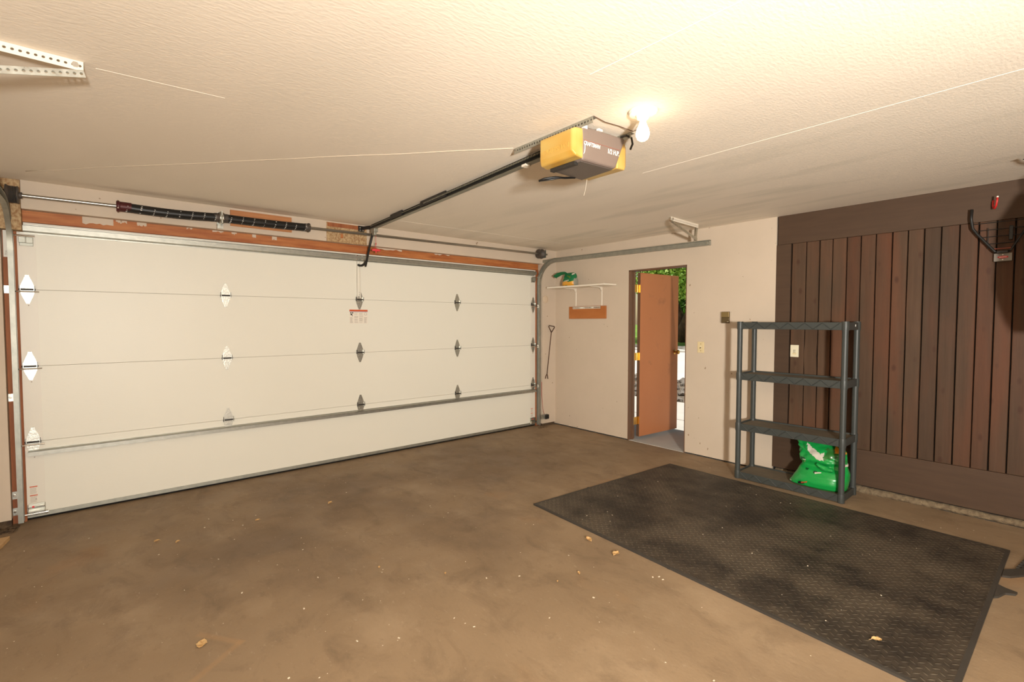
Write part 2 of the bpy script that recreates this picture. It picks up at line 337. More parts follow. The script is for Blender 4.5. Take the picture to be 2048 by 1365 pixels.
        if parent: o.parent = parent; o.matrix_parent_inverse = parent.matrix_world.inverted()
        return o
def auto(me, ang=35):
    bm = bmesh.new(); bm.from_mesh(me)
    for e in bm.edges:
        if len(e.link_faces) == 2 and e.calc_face_angle(0) > math.radians(ang): e.smooth = False
    bm.to_mesh(me); bm.free()
def thing(name, label, cat, loc=(0, 0, 0), group=None, kind=None):
    o = bpy.data.objects.new(name, None); COL.objects.link(o); o.location = loc; o.empty_display_size = .05
    o.matrix_world = Matrix.Translation(loc)
    return tag(o, label, cat, group, kind)
def tag(o, label=None, cat=None, group=None, kind=None):
    for k, v in (('label', label), ('category', cat), ('group', group), ('kind', kind)):
        if v: o[k] = v
    return o
def struct(o): o['kind'] = 'structure'; return o
def copy_child(src, parent, loc=None, M=None):
    c = src.copy(); COL.objects.link(c); c.parent = parent
    if M is not None: c.matrix_local = M
    elif loc is not None: c.location = loc
    return c
def text_part(name, body, size, M, m, parent, th=.0008, align='CENTER', sx=1):
    cu = bpy.data.curves.new(name, 'FONT'); cu.body = body; cu.size = size; cu.extrude = th; cu.align_x = align; cu.align_y = 'CENTER'; cu.resolution_u = 3; cu.offset = size*.018 if m == 'white_print' else 0
    tmp = bpy.data.objects.new(name + '_t', cu); COL.objects.link(tmp)
    dg = bpy.context.evaluated_depsgraph_get(); me = bpy.data.meshes.new_from_object(tmp.evaluated_get(dg)); me.name = name
    bpy.data.objects.remove(tmp); bpy.data.curves.remove(cu)
    me.transform(M @ Matrix.Diagonal((sx, 1, 1, 1))); o = bpy.data.objects.new(name, me); COL.objects.link(o)
    me.materials.clear(); me.materials.append(MATS[m])
    if parent: o.parent = parent; o.matrix_parent_inverse = parent.matrix_world.inverted()
    return o
def frame(o, x, y):
    """matrix with origin o, text x axis, text y axis"""
    x = Vector(x).normalized(); y = Vector(y); y = (y - x*y.dot(x)).normalized(); z = x.cross(y)
    return Matrix(((x.x, y.x, z.x, o[0]), (x.y, y.y, z.y, o[1]), (x.z, y.z, z.z, o[2]), (0, 0, 0, 1)))
def lerp(a, b, t): return a + (b-a)*t

# ------------------------------------------------------------------ the setting
struct(MB().box(XL-.15, W+.002, YB-.15, .25, -.12, 0).build('floor', 'concrete_floor'))
cl = struct(MB().box(XL-.15, W+.11, YB-.15, .25, H, H+.12).build('ceiling', 'ceiling_paint'))
struct(MB().box(XL-.15, XL, YB-.15, .25, 0, H).build('wall_left', 'wall_paint'))
struct(MB().box(XL, W+.14, YB-.15, YB, 0, H).build('wall_back', 'wall_paint'))
MB().box(W+.11, 5.90, YB-.15, .65, H+.04, H+.12).build('eave', 'jamb_brown', cl)
# front wall: drywall each side of the overhead door and above it
DE, DL = 4.912, -.066
wf = struct(MB().box(XL, DL, GY, .25, .055, H).box(DE, W, GY, .25, .035, H).box(.038, DE, GY, .25, 2.165, H).build('wall_front', 'wall_paint'))
MB().box(XL, DL-.002, GY+.02, .24, 0, .055).box(DE+.01, W, GY+.02, .24, 0, .035).build('wall_foot', 'debris_brown', wf)
# right wall: drywall with the side-door opening, then the brown boarded part
OY0, OY1, OZ = -1.300, -2.040, 2.002
BY = -2.925
wr = struct(MB().box(W, W+.11, OY0, .25, .012, H).box(W, W+.11, BY, OY1, .012, H).box(W, W+.11, OY1, OY0, OZ, H).build('wall_right', 'wall_paint'))
MB().box(W+.012, W+.108, OY0, .25, 0, .012).box(W+.012, W+.108, BY, OY1, 0, .012).build('wall_foot', 'gap_black', wr)
MB().box(W+.03, W+.135, YB, BY, 0, H).build('backing', 'gap_black', wr)
MB().box(W-.002, W+.03, YB, BY-.012, 2.098, H).build('top_rail', 'brown_rail', wr, bevel=.003)
MB().box(W-.004, W+.03, YB, BY, .060, .352).build('bottom_rail', 'brown_rail', wr, bevel=.003)
MB().box(W+.002, W+.03, -3.046, BY, .352, 2.098).build('corner_board', 'brown_rail', wr, bevel=.002)
yb = -3.055; edges = [-3.074+.02, -3.171, -3.273, -3.371, -3.473, -3.571, -3.672, -3.776, -3.872, -3.968, -4.065, -4.165, -4.265, -4.356, -4.446]
while edges[-1] > -5.3: edges.append(edges[-1] - random.uniform(.094, .102))
for i in range(len(edges)-1):
    a, b = edges[i]-.0038, edges[i+1]+.0038; dx = random.uniform(-.002, .003)
    lean = random.uniform(-.002, .002)
    m = MB(); nseg = 14; L = []
    for j in range(nseg+1):
        z = lerp(.352, 2.098, j/nseg); wob = .0022*noise.noise((i*7.3, z*3.1, 0)) + lean*(j/nseg-.5)
        if i == 6: wob += .010*math.exp(-((z-1.93)/.03)**2)
        if i == 1: wob += .008*math.exp(-((z-1.10)/.03)**2)
        L.append((z, a+wob, b+wob*.6))
    rows = [[m.bm.verts.new(p) for p in ((W+.006+dx, q1, z), (W+.006+dx, q0, z), (W+.03, q0, z), (W+.03, q1, z))] for z, q0, q1 in L]
    for A, B in zip(rows, rows[1:]):
        for k in range(4): m.bm.faces.new((A[k], A[(k+1) % 4], B[(k+1) % 4], B[k]))
    m.bm.faces.new(rows[0]); m.bm.faces.new(rows[-1])
    m.build('plank', 'brown_plank', wr, bevel=.0025, seg=1)
MB().box(W+.004, W+.03, YB, edges[-1]-.004, .352, 2.098).build('plank_field', 'brown_plank', wr)
# rough concrete stem wall under the boards
m = MB(); rows = []
for j in range(120):
    y = lerp(-2.95, -6.6, j/119); r1 = .014*noise.noise((y*9, 1, 0)); r2 = .012*noise.noise((y*17, 5, 0))
    rows.append([m.bm.verts.new(p) for p in ((W+.13, y, 0), (W-.012+r2+.02*max(0, min(1, (-3.6-y)/.6)), y, 0), (W-.004+r1, y, .026+r2*.8), (W+.022+r1*.5, y, .046+r1*.4), (W+.13, y, .050))])
for A, B in zip(rows, rows[1:]):
    for k in range(4): m.bm.faces.new((A[k], A[k+1], B[k+1], B[k]))
m.build('stem_wall', 'rough_curb', wr, smooth=True)

# header and jambs of bare wood
hd = struct(MB().box(-.005, 4.90, -.03, .10, 2.088, 2.172).build('trim_1', 'header_wood', bevel=.003)); hd.name = 'trim_1'
m = MB()
for x0, x1 in ((.345, .52), (.535, .60), (.66, .72), (.98, 1.02), (1.16, 1.24), (1.30, 1.34), (1.46, 1.49), (1.62, 1.66), (2.6, 2.9), (3.3, 3.5)):
    n_ = 9; zb = random.uniform(2.135, 2.158) if x1-x0 < .12 or x0 > 2 else 2.118
    poly = [(x0, -.031, 2.171)] + [(lerp(x0, x1, k/n_), -.031, zb + random.uniform(-.008, .010)) for k in range(n_+1)] + [(x1, -.031, 2.171)]
    m.prism(poly, (0, -.0015, 0))
m.build('torn_paper', 'wall_paint', hd)
struct(MB().box(-.074, .002, -.022, .10, 0, 2.02).build('trim_2', 'jamb_wood', bevel=.003))
struct(MB().box(4.875, 4.925, -.022, .10, 0, 2.09).build('trim_3', 'jamb_wood', bevel=.003))
struct(MB().box(-.074, .036, GY+.004, .10, 2.02, H-.001).build('trim_4', 'osb', bevel=.002))
# painted strip with a pencilled mark on the left jamb
j5 = struct(MB().box(-.062, -.038, -.026, -.0225, 1.84, 2.02).build('trim_5', 'stile_white'))
text_part('pencil_mark', '70A', .020, frame((-.0475, -.0268, 1.868), (0, 0, 1), (-1, 0, 0)), 'ink_grey', j5, .0002)
# side-door frame
st = struct(MB().box(W+.002, W+.114, OY0-.018, OY0, 0, OZ).box(W+.002, W+.114, OY1, OY1+.012, 0, OZ).box(W+.002, W+.114, OY1, OY0, OZ-.014, OZ).build('trim_6', 'jamb_brown', bevel=.002))
MB().box(W+.06, W+.08, OY0-.030, OY0-.018, 0, OZ-.014).build('door_stop', 'jamb_brown', st)
MB().box(W+.004, W+.114, OY1+.012, OY0-.018, -.02, .004).build('threshold', 'outside_concrete', st)

# ------------------------------------------------------------------ overhead garage door
ZS = [0.045, 0.554, 1.088, 1.624, 2.10]
gd = tag(bpy.data.objects.new('door_1', None), 'wide closed white sectional overhead garage door with steel hinges', 'garage door', None, 'structure')
COL.objects.link(gd)
for k in range(4):
    s_ = MB().box(0, DW, 0, .045, ZS[k]+(.0008 if k else 0), ZS[k+1]-.0008).build('door_section', 'door_white', gd, bevel=.0012, seg=1)
    for x0 in (0.001, DW-.096):
        MB().box(x0, x0+.095, -.0018, 0, ZS[k]+.004, ZS[k+1]-.004).build('end_stile', 'stile_white', s_)
    m = MB()
    for x0 in (.048, DW-.048):
        for zz in (ZS[k]+.10, ZS[k+1]-.11): m.cyl((x0, -.002, zz), (x0, -.0035, zz), .004, 8)
    m.build('rivet', 'ink_grey', s_)
MB().box(.002, DW-.002, .012, .035, ZS[0], ZS[4]-.01).build('seam_backing', 'seam_dark', gd)
def strut(name, z0, z1, mname, ridges):
    m = MB(); h = z1-z0
    m.box(.02, DW-.02, -.003, 0, z0, z1)
    prof = [(-.003, z0+h*.12), (-.045, z0+h*.22), (-.045, z0+h*.78), (-.003, z0+h*.88)]
    for i in range(3):
        (ya, za), (yb_, zb) = prof[i], prof[i+1]
        m.hexa([(.02, ya, za), (DW-.02, ya, za), (DW-.02, yb_, zb), (.02, yb_, zb), (.02, ya, za+.002), (DW-.02, ya, za+.002), (DW-.02, yb_, zb+.002), (.02, yb_, zb+.002)])
    m.box(.02, DW-.02, -.0455, -.0435, prof[1][1], prof[2][1])
    if ridges: m.box(.02, DW-.02, -.049, -.044, z0+h*.46, z0+h*.54)
    return m.build(name, mname, gd)
strut('strut', 2.012, 2.076, 'galvanized_strut', True)
strut('strut', .452, .500, 'galvanized_strut', False)
MB().box(0, DW, -.006, .045, .018, .046).build('bottom_retainer', 'galvanized_dull', gd)
m = MB(); m.tube([(0, .018, .018), (DW, .018, .018)], .019, 10); m.build('bottom_seal', 'gap_black', gd, smooth=True)
# hinges
def hinge_mesh():
    m = MB(); w = .034
    up = [(-w, 0), (w, 0), (w, .022), (w*.80, .045), (.011, .088), (.009, .097), (-.009, .097), (-.011, .088), (-w*.80, .045), (-w, .022)]
    dn = [(x, -z*.95-.006) for x, z in up]
    m.prism([(x, -.0045, z+.004) for x, z in up], (0, .003, 0)); m.prism([(x, -.0045, z) for x, z in dn], (0, .003, 0))
    for s_ in (-1, 1): m.box(s_*w-.0015, s_*w+.0015, -.022, -.002, -.014, .026)
    for x, z in ((0, .075), (-.014, .03), (.014, .03), (0, .052), (-.014, -.034), (.014, -.034), (0, -.075), (0, -.055)): m.cyl((x, -.0045, z), (x, -.0085, z), .0045, 8)
    return m
h0 = hinge_mesh().build('hinge', 'hinge_steel', gd, smooth='auto')
pin0 = MB().cyl((-.041, -.015, 0), (.041, -.015, 0), .0065, 10).box(-.0375, -.0358, -.024, -.004, -.016, .027).box(.0358, .0375, -.024, -.004, -.016, .027).build('hinge_pin', 'dark_steel', h0)
hx = [.045, 1.25, 2.436, 3.622, DW-.045]; first = True
stem_meshes = {}
for zi in (1, 2, 3):
    for xi, x in enumerate(hx):
        if first: h, p = h0, pin0; first = False
        else:
            h = h0.copy(); COL.objects.link(h); h.parent = gd; p = pin0.copy(); COL.objects.link(p); p.parent = h
        h.location = (x, -.0005, ZS[zi]); h.matrix_parent_inverse = Matrix(); p.matrix_parent_inverse = Matrix()
        if xi in (0, 4):
            sg = -1 if xi == 0 else 1
            if sg not in stem_meshes:
                r_ = MB().cyl((-sg*.060, -.032, -.016), (sg*.085, -.032, -.016), .005, 10).cyl((sg*.064, -.032, -.016), (sg*.076, -.032, -.016), .021, 14).build('roller', 'chrome', h, smooth='auto')
                r_.matrix_parent_inverse = Matrix(); stem_meshes[sg] = r_
            else:
                r_ = stem_meshes[sg].copy(); COL.objects.link(r_); r_.parent = h
# top roller brackets
for sg, x in ((-1, .047), (1, DW-.047)):
    tb = MB().box(x-.036, x+.036, -.022, -.002, 1.945, 1.985).box(x-.034, x+.036, -.006, -.0015, 1.925, 1.948).box(x-.003, x+.003, -.028, -.02, 1.945, 1.985).build('top_bracket', 'galvanized_dull', gd, bevel=.002)
    MB().cyl((x-sg*.045, -.034, 1.992), (x+sg*.08, -.034, 1.992), .0055, 10).cyl((x+sg*.06, -.034, 1.992), (x+sg*.072, -.034, 1.992), .021, 14).build('roller', 'chrome', tb, smooth='auto')
# bottom brackets
for sg, x in ((-1, .05), (1, DW-.05)):
    bb = MB().box(x-.045, x+.045, -.012, -.001, .030, .115).box(x-.045, x+.045, -.034, -.010, .052, .072).box(x-.045, x+.045, -.026, -.010, .088, .104).build('bottom_bracket', 'galvanized', gd, bevel=.004)
    MB().cyl((x-.016, -.027, .098), (x-.016, -.029, .098), .007, 12).build('red_fastener', 'handle_red', bb)
    MB().cyl((x-sg*.062, -.026, .048), (x+sg*.08, -.026, .048), .006, 10).cyl((x-sg*.056, -.026, .048), (x-sg*.048, -.026, .048), .013, 10).build('roller', 'chrome', bb, smooth='auto')
# opener reinforcement bracket on the top section
rb = MB().box(2.411, 2.417, -.022, -.001, 1.640, 2.012).box(2.439, 2.445, -.022, -.001, 1.640, 2.012).box(2.411, 2.445, -.006, -.001, 1.66, 2.012).build('opener_bracket', 'stile_white', gd, bevel=.001)
m = MB()
for x in (2.395, 2.425, 2.455):
    for z in (2.026, 2.062): m.cyl((x, -.048, z), (x, -.053, z), .006, 8)
m.build('bolt', 'chrome', rb)
# warning stickers
def sticker(x0, x1, z0, z1, big):
    s_ = MB().box(x0, x1, -.0024, -.0019, z0, z1).build('warning_sticker', 'sticker_white', gd); h = z1-z0; w = x1-x0
    MB().box(x0, x1, -.0028, -.0024, z1-h*.12, z1).build('colour_band', 'sticker_orange', s_)
    m = MB()
    if big:
        MB().box(x0, x1, -.0027, -.0024, z1-h*.165, z1-h*.12).build('colour_band', 'sticker_mauve', s_)
        for c0, c1 in ((.03, .19), (.26, .48), (.53, .75), (.80, .97)):
            z = z1-h*(.24 if .2 < c0 < .7 else .55)
            while z > z0+h*.04:
                if random.random() < .88: m.box(x0+w*c0, x0+w*(c1-random.uniform(0, .05)), -.0027, -.0024, z-h*.012, z+h*.006)
                z -= h*.048
        q = MB()   # falling-door pictogram and prohibition mark
        q.box(x0+w*.03, x0+w*.11, -.0028, -.0024, z1-h*.27, z1-h*.20).box(x0+w*.13, x0+w*.21, -.0028, -.0024, z1-h*.27, z1-h*.20)
        q.prism([(x0+w*.05, -.0028, z1-h*.32), (x0+w*.13, -.0028, z1-h*.29), (x0+w*.16, -.0028, z1-h*.36), (x0+w*.15, -.0028, z1-h*.42), (x0+w*.18, -.0028, z1-h*.46), (x0+w*.15, -.0028, z1-h*.47), (x0+w*.11, -.0028, z1-h*.38), (x0+w*.06, -.0028, z1-h*.40)], (0, .0004, 0))
        q.build('pictogram', 'ink_black', s_)
        q = MB(); q.tube([(x0+w*.885+w*.075*math.cos(a*PI/8), -.0027, z1-h*.30+w*.075*math.sin(a*PI/8)) for a in range(16)], .0012, 4, closed=True)
        q.box(x0+w*.84, x0+w*.93, -.0028, -.0024, z1-h*.305, z1-h*.295); q.build('pictogram', 'ink_grey', s_)
    else:
        z = z1-h*.22
        while z > z0+h*.05: m.box(x0+w*.03, x0+w*random.uniform(.8, .97), -.0027, -.0024, z-h*.02, z+h*.012); z -= h*.10
    m.build('small_print', 'ink_grey', s_)
sticker(2.332, 2.522, 1.382, 1.522, True)
for x0 in (.017, 4.795):
    sticker(x0, x0+.040, .182, .238, False); sticker(x0, x0+.040, .120, .176, False)

# ------------------------------------------------------------------ door tracks
CH = [(-.014, -.026), (.014, -.026), (.014, .026), (-.014, .026), (-.014, .020), (.008, .020), (.008, -.020), (-.014, -.020)]
def track(label, x, sg, end_y, zt, zend):
    t_ = thing('door_track', label, 'track', (x, -.05, 0), 'steel tracks of the garage door')
    pr = [(a*sg, b) for a, b in CH]
    R_ = .30; y0 = -.052
    path = [(x, y0, .012), (x, y0, .9), (x, y0, zt-R_)] + [(x, y0-R_*(1-math.cos(a)), zt-R_+R_*math.sin(a)) for a in [k*PI/2/10 for k in range(1, 11)]]
    MB().sweep(path[:3], pr, side=Vector((1, 0, 0))).build('vertical_rail', 'galvanized_track', t_)
    MB().sweep(path[2:], pr, side=Vector((1, 0, 0))).build('curved_rail', 'galvanized_dull', t_, smooth='auto')
    MB().sweep([(x, y0-R_, zt), (x, end_y, zend)], pr, side=Vector((1, 0, 0))).build('horizontal_rail', 'galvanized_dull', t_)
    for z in (.085, .20, .88, 1.62):
        b_ = MB().box(min(x+sg*.012, x+sg*.050), max(x+sg*.012, x+sg*.050), -.028, -.0235, z-.026, z+.026).box(x+sg*.012-.002, x+sg*.012+.002, -.06, -.025, z-.02, z+.02).build('jamb_bracket', 'galvanized', t_)
        MB().cyl((x+sg*.032, -.028, z), (x+sg*.032, -.033, z), .008, 8).build('lag_screw', 'chrome', b_)
    # angle from the header to the curve
    MB().box(x-.002+sg*.014, x+.002+sg*.014, -.40, GY-.002, zt-.012, zt+.026).build('flag_angle', 'galvanized_dull', t_)
    q = MB()
    for yy, zz in ((end_y+.012, .010), (end_y+.012, -.012), (end_y+.035, .0)): q.cyl((x+sg*.008, yy, zend+zz), (x+sg*.002, yy, zend+zz), .006, 8)
    q.build('bolt', 'chrome', t_)
    return t_
track('galvanized curved door track beside the bare wood jamb and cable drum', -.024, -1, -2.44, 2.185, 2.165)
track('galvanized door track rising beside the small white shelf corner', 4.893, 1, -2.43, 2.190, 2.158)
# punched-angle hangers from the ceiling
def hanger(label, tip, elbow, drop):
    t_ = thing('track_hanger', label, 'bracket', tip, 'punched steel hangers of the door tracks')
    tip, elbow, drop = Vector(tip), Vector(elbow), Vector(drop)
    y_ = Vector((0, 1, 0)); zt = Vector((0, 0, -1))
    MB().perf(tip, elbow, y_, .032).perf(tip, elbow, zt, .034).build('ceiling_angle', 'shelf_white', t_)
    MB().perf(elbow + Vector((0, .004, 0)), drop + Vector((0, .004, 0)), y_, .032).perf(elbow + Vector((0, .004, 0)), drop + Vector((0, .004, 0)), (-1 if elbow.x > tip.x else 1, 0, 0), .030).build('drop_angle', 'galvanized', t_)
    a = tip + Vector((0, -.004, -.030)); b = drop + Vector((0, -.004, .020)); d = (b-a).normalized(); wv = d.cross(Vector((0, 1, 0))).normalized()
    if wv.z > 0: wv = -wv
    MB().perf(a, b, wv, .026).perf(a, b, y_, .028).build('brace_angle', 'galvanized', t_)
    s_ = 1 if elbow.x > tip.x else -1
    MB().cyl(tip + Vector((s_*.022, -.008, -.017)), tip + Vector((s_*.022, -.001, -.017)), .011, 6).cyl(tip + Vector((s_*.022, .016, -.006)), tip + Vector((s_*.022, .016, -.001)), .010, 6).build('hex_bolt', 'chrome', t_)
hanger('cream punched steel hanger bolted to the ceiling by the bare painted expanse', (.405, -2.352, H-.001), (-.06, -2.352, H-.001), (-.03, -2.352, 2.195))
hanger('punched steel hanger holding the end of the track near the side door', (4.405, -2.31, H-.001), (4.93, -2.285, H-.001), (4.91, -2.285, 2.196))

# ------------------------------------------------------------------ torsion shaft and springs
def sz(x): return lerp(2.235, 2.278, x/4.8)
SY = -.195
sh = thing('torsion_shaft', 'long steel torsion tube with black springs above the garage door', 'spring shaft', (2.4, SY, 2.25))
MB().tube([(-.01, SY, sz(-.01)), (4.90, SY, sz(4.90))], .0125, 14).build('tube', 'shaft_steel', sh, smooth='auto')
def drum(x, sg):
    Mx = Matrix.Translation((x, SY, sz(x))) @ Matrix.Rotation(PI/2*sg, 4, 'Y')
    prof = [(.020, -.045), (.020, -.030), (.056, -.028), (.058, -.022)]
    for k in range(6): prof += [(.052, -.020+k*.007), (.056, -.0165+k*.007)]
    prof += [(.062, .026), (.062, .032), (.030, .034), (.022, .050)]
    MB().lathe(prof, 24, Mx).build('cable_drum', 'cast_iron', sh, smooth='auto')
drum(.008, -1); drum(4.775, 1)
for x in (-.045, 4.84):
    MB().box(x-.002, x+.002, SY-.045, GY-.002, sz(x)-.05, sz(x)+.05).box(x-.03, x+.002, GY-.006, GY-.002, sz(x)-.05, sz(x)+.05).build('end_bearing_plate', 'galvanized_dull', sh)
def spring(x0, x1, sag, red_left):
    # body of touching coils, slightly sagging between its cones
    n = 60; pts = []; rad = []
    for i in range(n+1):
        u = i/n; x = lerp(x0, x1, u); pts.append((x, SY, sz(x) - sag*math.sin(PI*u))); rad.append(.0335 + .0006*(i % 2))
    b_ = MB().tube(pts, rad, 18).build('torsion_spring', 'spring_black', sh, smooth=True)
    m = MB(); turns = 8 if x1-x0 < .64 else 8
    for k in range(turns):                      # worn white paint line winding round the coils
        u0 = (k+.6)/turns; n2 = 7
        for q in range(n2):
            if random.random() < .15: continue
            th = lerp(-1.9, .55, q/(n2-1)) + PI; u = u0 + .028*(q/(n2-1)-.5); x = lerp(x0, x1, u); zc = sz(x) - sag*math.sin(PI*u)
            rr = .0347; c = Vector((x, SY + rr*math.cos(th), zc - rr*math.sin(th)))
            rr2 = random.uniform(.0022, .0048); Mx = Matrix.Translation(c) @ Matrix.Rotation(-th, 4, 'X'); m.box(-rr2, rr2, -.0004, .0009, -rr2*.9, rr2*.9, Mx)
    m.build('paint_dashes', 'spring_dash', b_)['kind'] = 'stuff'
    for x, c, s_ in ((x0, 'cone_red' if red_left else 'cast_iron', 1), (x1, 'cast_iron', -1)):
        Mx = Matrix.Translation((x, SY, sz(x))) @ Matrix.Rotation(PI/2*s_, 4, 'Y')
        cn = MB().lathe([(.015, -.012), (.037, -.012), (.041, -.006), (.041, .004), (.036, .010), (.0352, .075 if red_left and s_ > 0 else .03), (.020, .077)], 18, Mx).build('winding_cone', c, b_, smooth='auto')
        q = MB()
        for a in (0, PI/2, PI, 3*PI/2): q.cyl(Mx @ Vector((.037*math.cos(a+.4), .037*math.sin(a+.4), -.003)), Mx @ Vector((.045*math.cos(a+.4), .045*math.sin(a+.4), -.003)), .0045, 8)
        q.build('set_screw', 'chrome', b_)['kind'] = 'stuff'
spring(.548, 1.185, .010, True); spring(1.212, 1.885, .004, False)
cb = MB().box(1.195, 1.203, SY-.04, GY-.014, sz(1.2)-.045, sz(1.2)+.05).box(1.180, 1.225, GY-.018, GY-.001, sz(1.2)-.075, sz(1.2)+.055)
Mx = Matrix.Translation((1.198, SY, sz(1.2))) @ Matrix.Rotation(PI/2, 4, 'Y')
cb.lathe([(.02, -.016), (.046, -.014), (.046, -.006), (.040, -.002), (.046, .004), (.046, .012), (.02, .016)], 20, Mx)
cb = cb.build('center_bearing', 'galvanized', sh, smooth='auto')
MB().cyl((1.175, GY-.03, sz(1.2)-.085), (1.178, GY-.03, sz(1.2)-.045), .004, 8).build('cotter', 'chrome', cb)
# mounting plates on the drywall
tag(MB().box(1.278, 1.765, GY-.014, GY-.0005, 2.205, 2.338).build('spring_pad', 'plate_wood', bevel=.002), 'orange stained wood plate behind the spring above the door', 'wood plate')
ob = MB().box(2.078, 2.475, GY-.006, GY-.0005, 2.163, 2.345).build('header_patch', 'osb'); tag(ob, 'speckled rough particle board patch above the door beside the opener rail', 'board')
MB().box(2.210, 2.235, GY-.010, GY-.006, 2.205, 2.245).build('wood_block', 'header_wood', ob)
MB().box(2.085, 2.46, GY-.0075, GY-.006, 2.305, 2.342).build('stain', 'jamb_wood', ob)

# ------------------------------------------------------------------ door opener
op = thing('garage_door_opener', 'ceiling garage door opener with taupe body and yellow light lenses', 'door opener', (2.335, -3.08, 2.17))
ZT, ZB = 2.335, 2.178
def A3(*p): return Vector(p)
body = MB().hexa([A3(2.218, -3.182, ZB), A3(2.452, -3.200, ZB), A3(2.468, -2.955, ZB), A3(2.228, -2.960, ZB), A3(2.199, -3.196, ZT), A3(2.505, -3.222, ZT), A3(2.500, -2.945, ZT), A3(2.210, -2.950, ZT)]).build('body', 'opener_taupe', op, bevel=.012, seg=3)
MB().hexa([A3(2.226, -3.165, ZB-.002), A3(2.448, -3.180, ZB-.002), A3(2.462, -2.962, ZB-.002), A3(2.232, -2.966, ZB-.002), A3(2.226, -3.165, ZB+.004), A3(2.448, -3.18, ZB+.004), A3(2.462, -2.962, ZB+.004), A3(2.232, -2.966, ZB+.004)]).build('bottom_plate', 'opener_bottom', body)
def lens(xi, xo, y0, y1, sg):
    """hollow-looking tapered plastic cover on one side"""
    zt, zb = 2.325, 2.182; m = MB()
    ring = lambda x, a, b, c, d: [(x, a, c), (x, b, c), (x, b, d), (x, a, d)]
    secs = [ring(xi, y0, y1, zb, zt), ring(lerp(xi, xo, .72), y0+.004, y1-.004, zb+.006, zt-.004), ring(xo, y0+.016, y1-.016, zb+.030, zt-.012)]
    R_ = [[m.bm.verts.new(p) for p in s_] for s_ in secs]
    for P_, Q_ in zip(R_, R_[1:]):
        for k in range(4): m.bm.faces.new((P_[k], P_[(k+1) % 4], Q_[(k+1) % 4], Q_[k]))
    m.bm.faces.new(R_[0]); m.bm.faces.new(R_[-1])
    return m.build('light_lens', 'lens_yellow', op, bevel=.007, seg=3)
l1 = lens(2.213, 2.146, -3.192, -2.945, -1)
lens(2.462, 2.556, -3.200, -2.945, 1)
text_part('embossed_word', 'CRAFTSMAN', .034, frame((2.1452, -3.070, 2.240), (0, -1, 0), (0, 0, 1)), 'lens_letter', l1, .0007, sx=.92)
MB().box(2.205, 2.232, -3.14, -2.975, 2.166, 2.181).build('lens_latch', 'dark_steel', op)
# front lettering sits on the sloping face
fo = Vector((2.209, -3.1905, 2.262)); fx = Vector((2.480, -3.2125, 2.262)) - fo; fy = Vector((-.008, -.018, .157))
def fp(u, v, off=.0016):
    nrm = fx.cross(fy).normalized(); c = fo + fx.normalized()*u + fy.normalized()*v; return c + (nrm if nrm.y < 0 else -nrm)*off
text_part('brand_word', 'CRAFTSMAN', .026, frame(fp(.062, -.006), fx, fy), 'white_print', body, .0005, sx=.74)
MB().tube([fp(.014, -.008), fp(.0155, -.028), fp(.0145, -.046), fp(.009, -.056)], [.0020, .0022, .0020, .0012], 6).build('brand_tail', 'white_print', body)
text_part('power_word', '1/2 H.P.', .031, frame(fp(.212, -.012), fx, fy), 'white_print', body, .0007, sx=.86)
MB().tube([fp(.006, .008, .0005), fp(.262, .009, .0005)], .0007, 4).build('red_line', 'red_print', body)
MB().box(2.203, 2.232, -3.200, -3.185, 2.322, 2.338).build('sheet_tab', 'white_print', body)
MB().box(2.30, 2.33, -3.212, -3.198, 2.330, 2.340).build('sheet_tab', 'white_print', body)
# hanging irons on the ceiling
for (a, b) in (((2.200, -3.262, H-.001), (2.200, -2.700, H-.001)), ((2.492, -3.262, H-.001), (2.492, -2.98, H-.001))):
    ai = MB().perf(a, b, (1, 0, 0), .030).perf(a, b, (0, 0, -1), .030).build('hanging_iron', 'galvanized_dull', op)
    MB().cyl((a[0]+.015, a[1]+.10, H-.003), (a[0]+.015, a[1]+.10, H-.011), .009, 6).build('lag_bolt', 'chrome', ai)
MB().tube([(2.455, -3.225, 2.33), (2.475, -3.245, 2.338), (2.505, -3.255, 2.33), (2.528, -3.245, 2.308), (2.532, -3.228, 2.285)], .0055, 8).build('power_cord', 'black_paint', op, smooth=True)
MB().tube([(2.40, -2.968, 2.176), (2.34, -2.945, 2.168), (2.29, -2.930, 2.166), (2.245, -2.890, 2.158), (2.232, -2.862, 2.150)], .006, 8).tube([(2.36, -2.955, 2.172), (2.30, -2.94, 2.160), (2.255, -2.905, 2.150), (2.232, -2.862, 2.150)], .004, 8).build('cord_loop', 'black_paint', op, smooth=True)
MB().tube([(2.46, -3.0, 2.17), (2.465, -2.985, 2.12), (2.452, -2.985, 2.085)], .0009, 5).build('antenna_wire', 'wire_white', op)
# rail, chain, trolley, header bracket, door arm
ra, rbk = Vector((2.462, -.262, 2.318)), Vector((2.305, -2.95, 2.322))
def rp(u): return ra.lerp(rbk, u)
sd = (rbk-ra).normalized(); sx_ = Vector((0, 0, 1)).cross(sd).normalized()
def rail_box(u0, u1, w, z0, z1, name, mname, parent, dx=0):
    p, q = rp(u0), rp(u1); s_ = sx_*w; o_ = sx_*dx
    return MB().hexa([p-s_+o_+A3(0, 0, z0), p+s_+o_+A3(0, 0, z0), q+s_+o_+A3(0, 0, z0), q-s_+o_+A3(0, 0, z0), p-s_+o_+A3(0, 0, z1), p+s_+o_+A3(0, 0, z1), q+s_+o_+A3(0, 0, z1), q-s_+o_+A3(0, 0, z1)]).build(name, mname, parent)
rail = rail_box(0, 1, .004, -.020, .020, 'rail', 'rail_black', op)
rail_box(0, 1, .017, -.023, -.019, 'lower_flange', 'rail_under', rail)
rail_box(0, 1, .010, .018, .022, 'upper_flange', 'rail_black', rail)
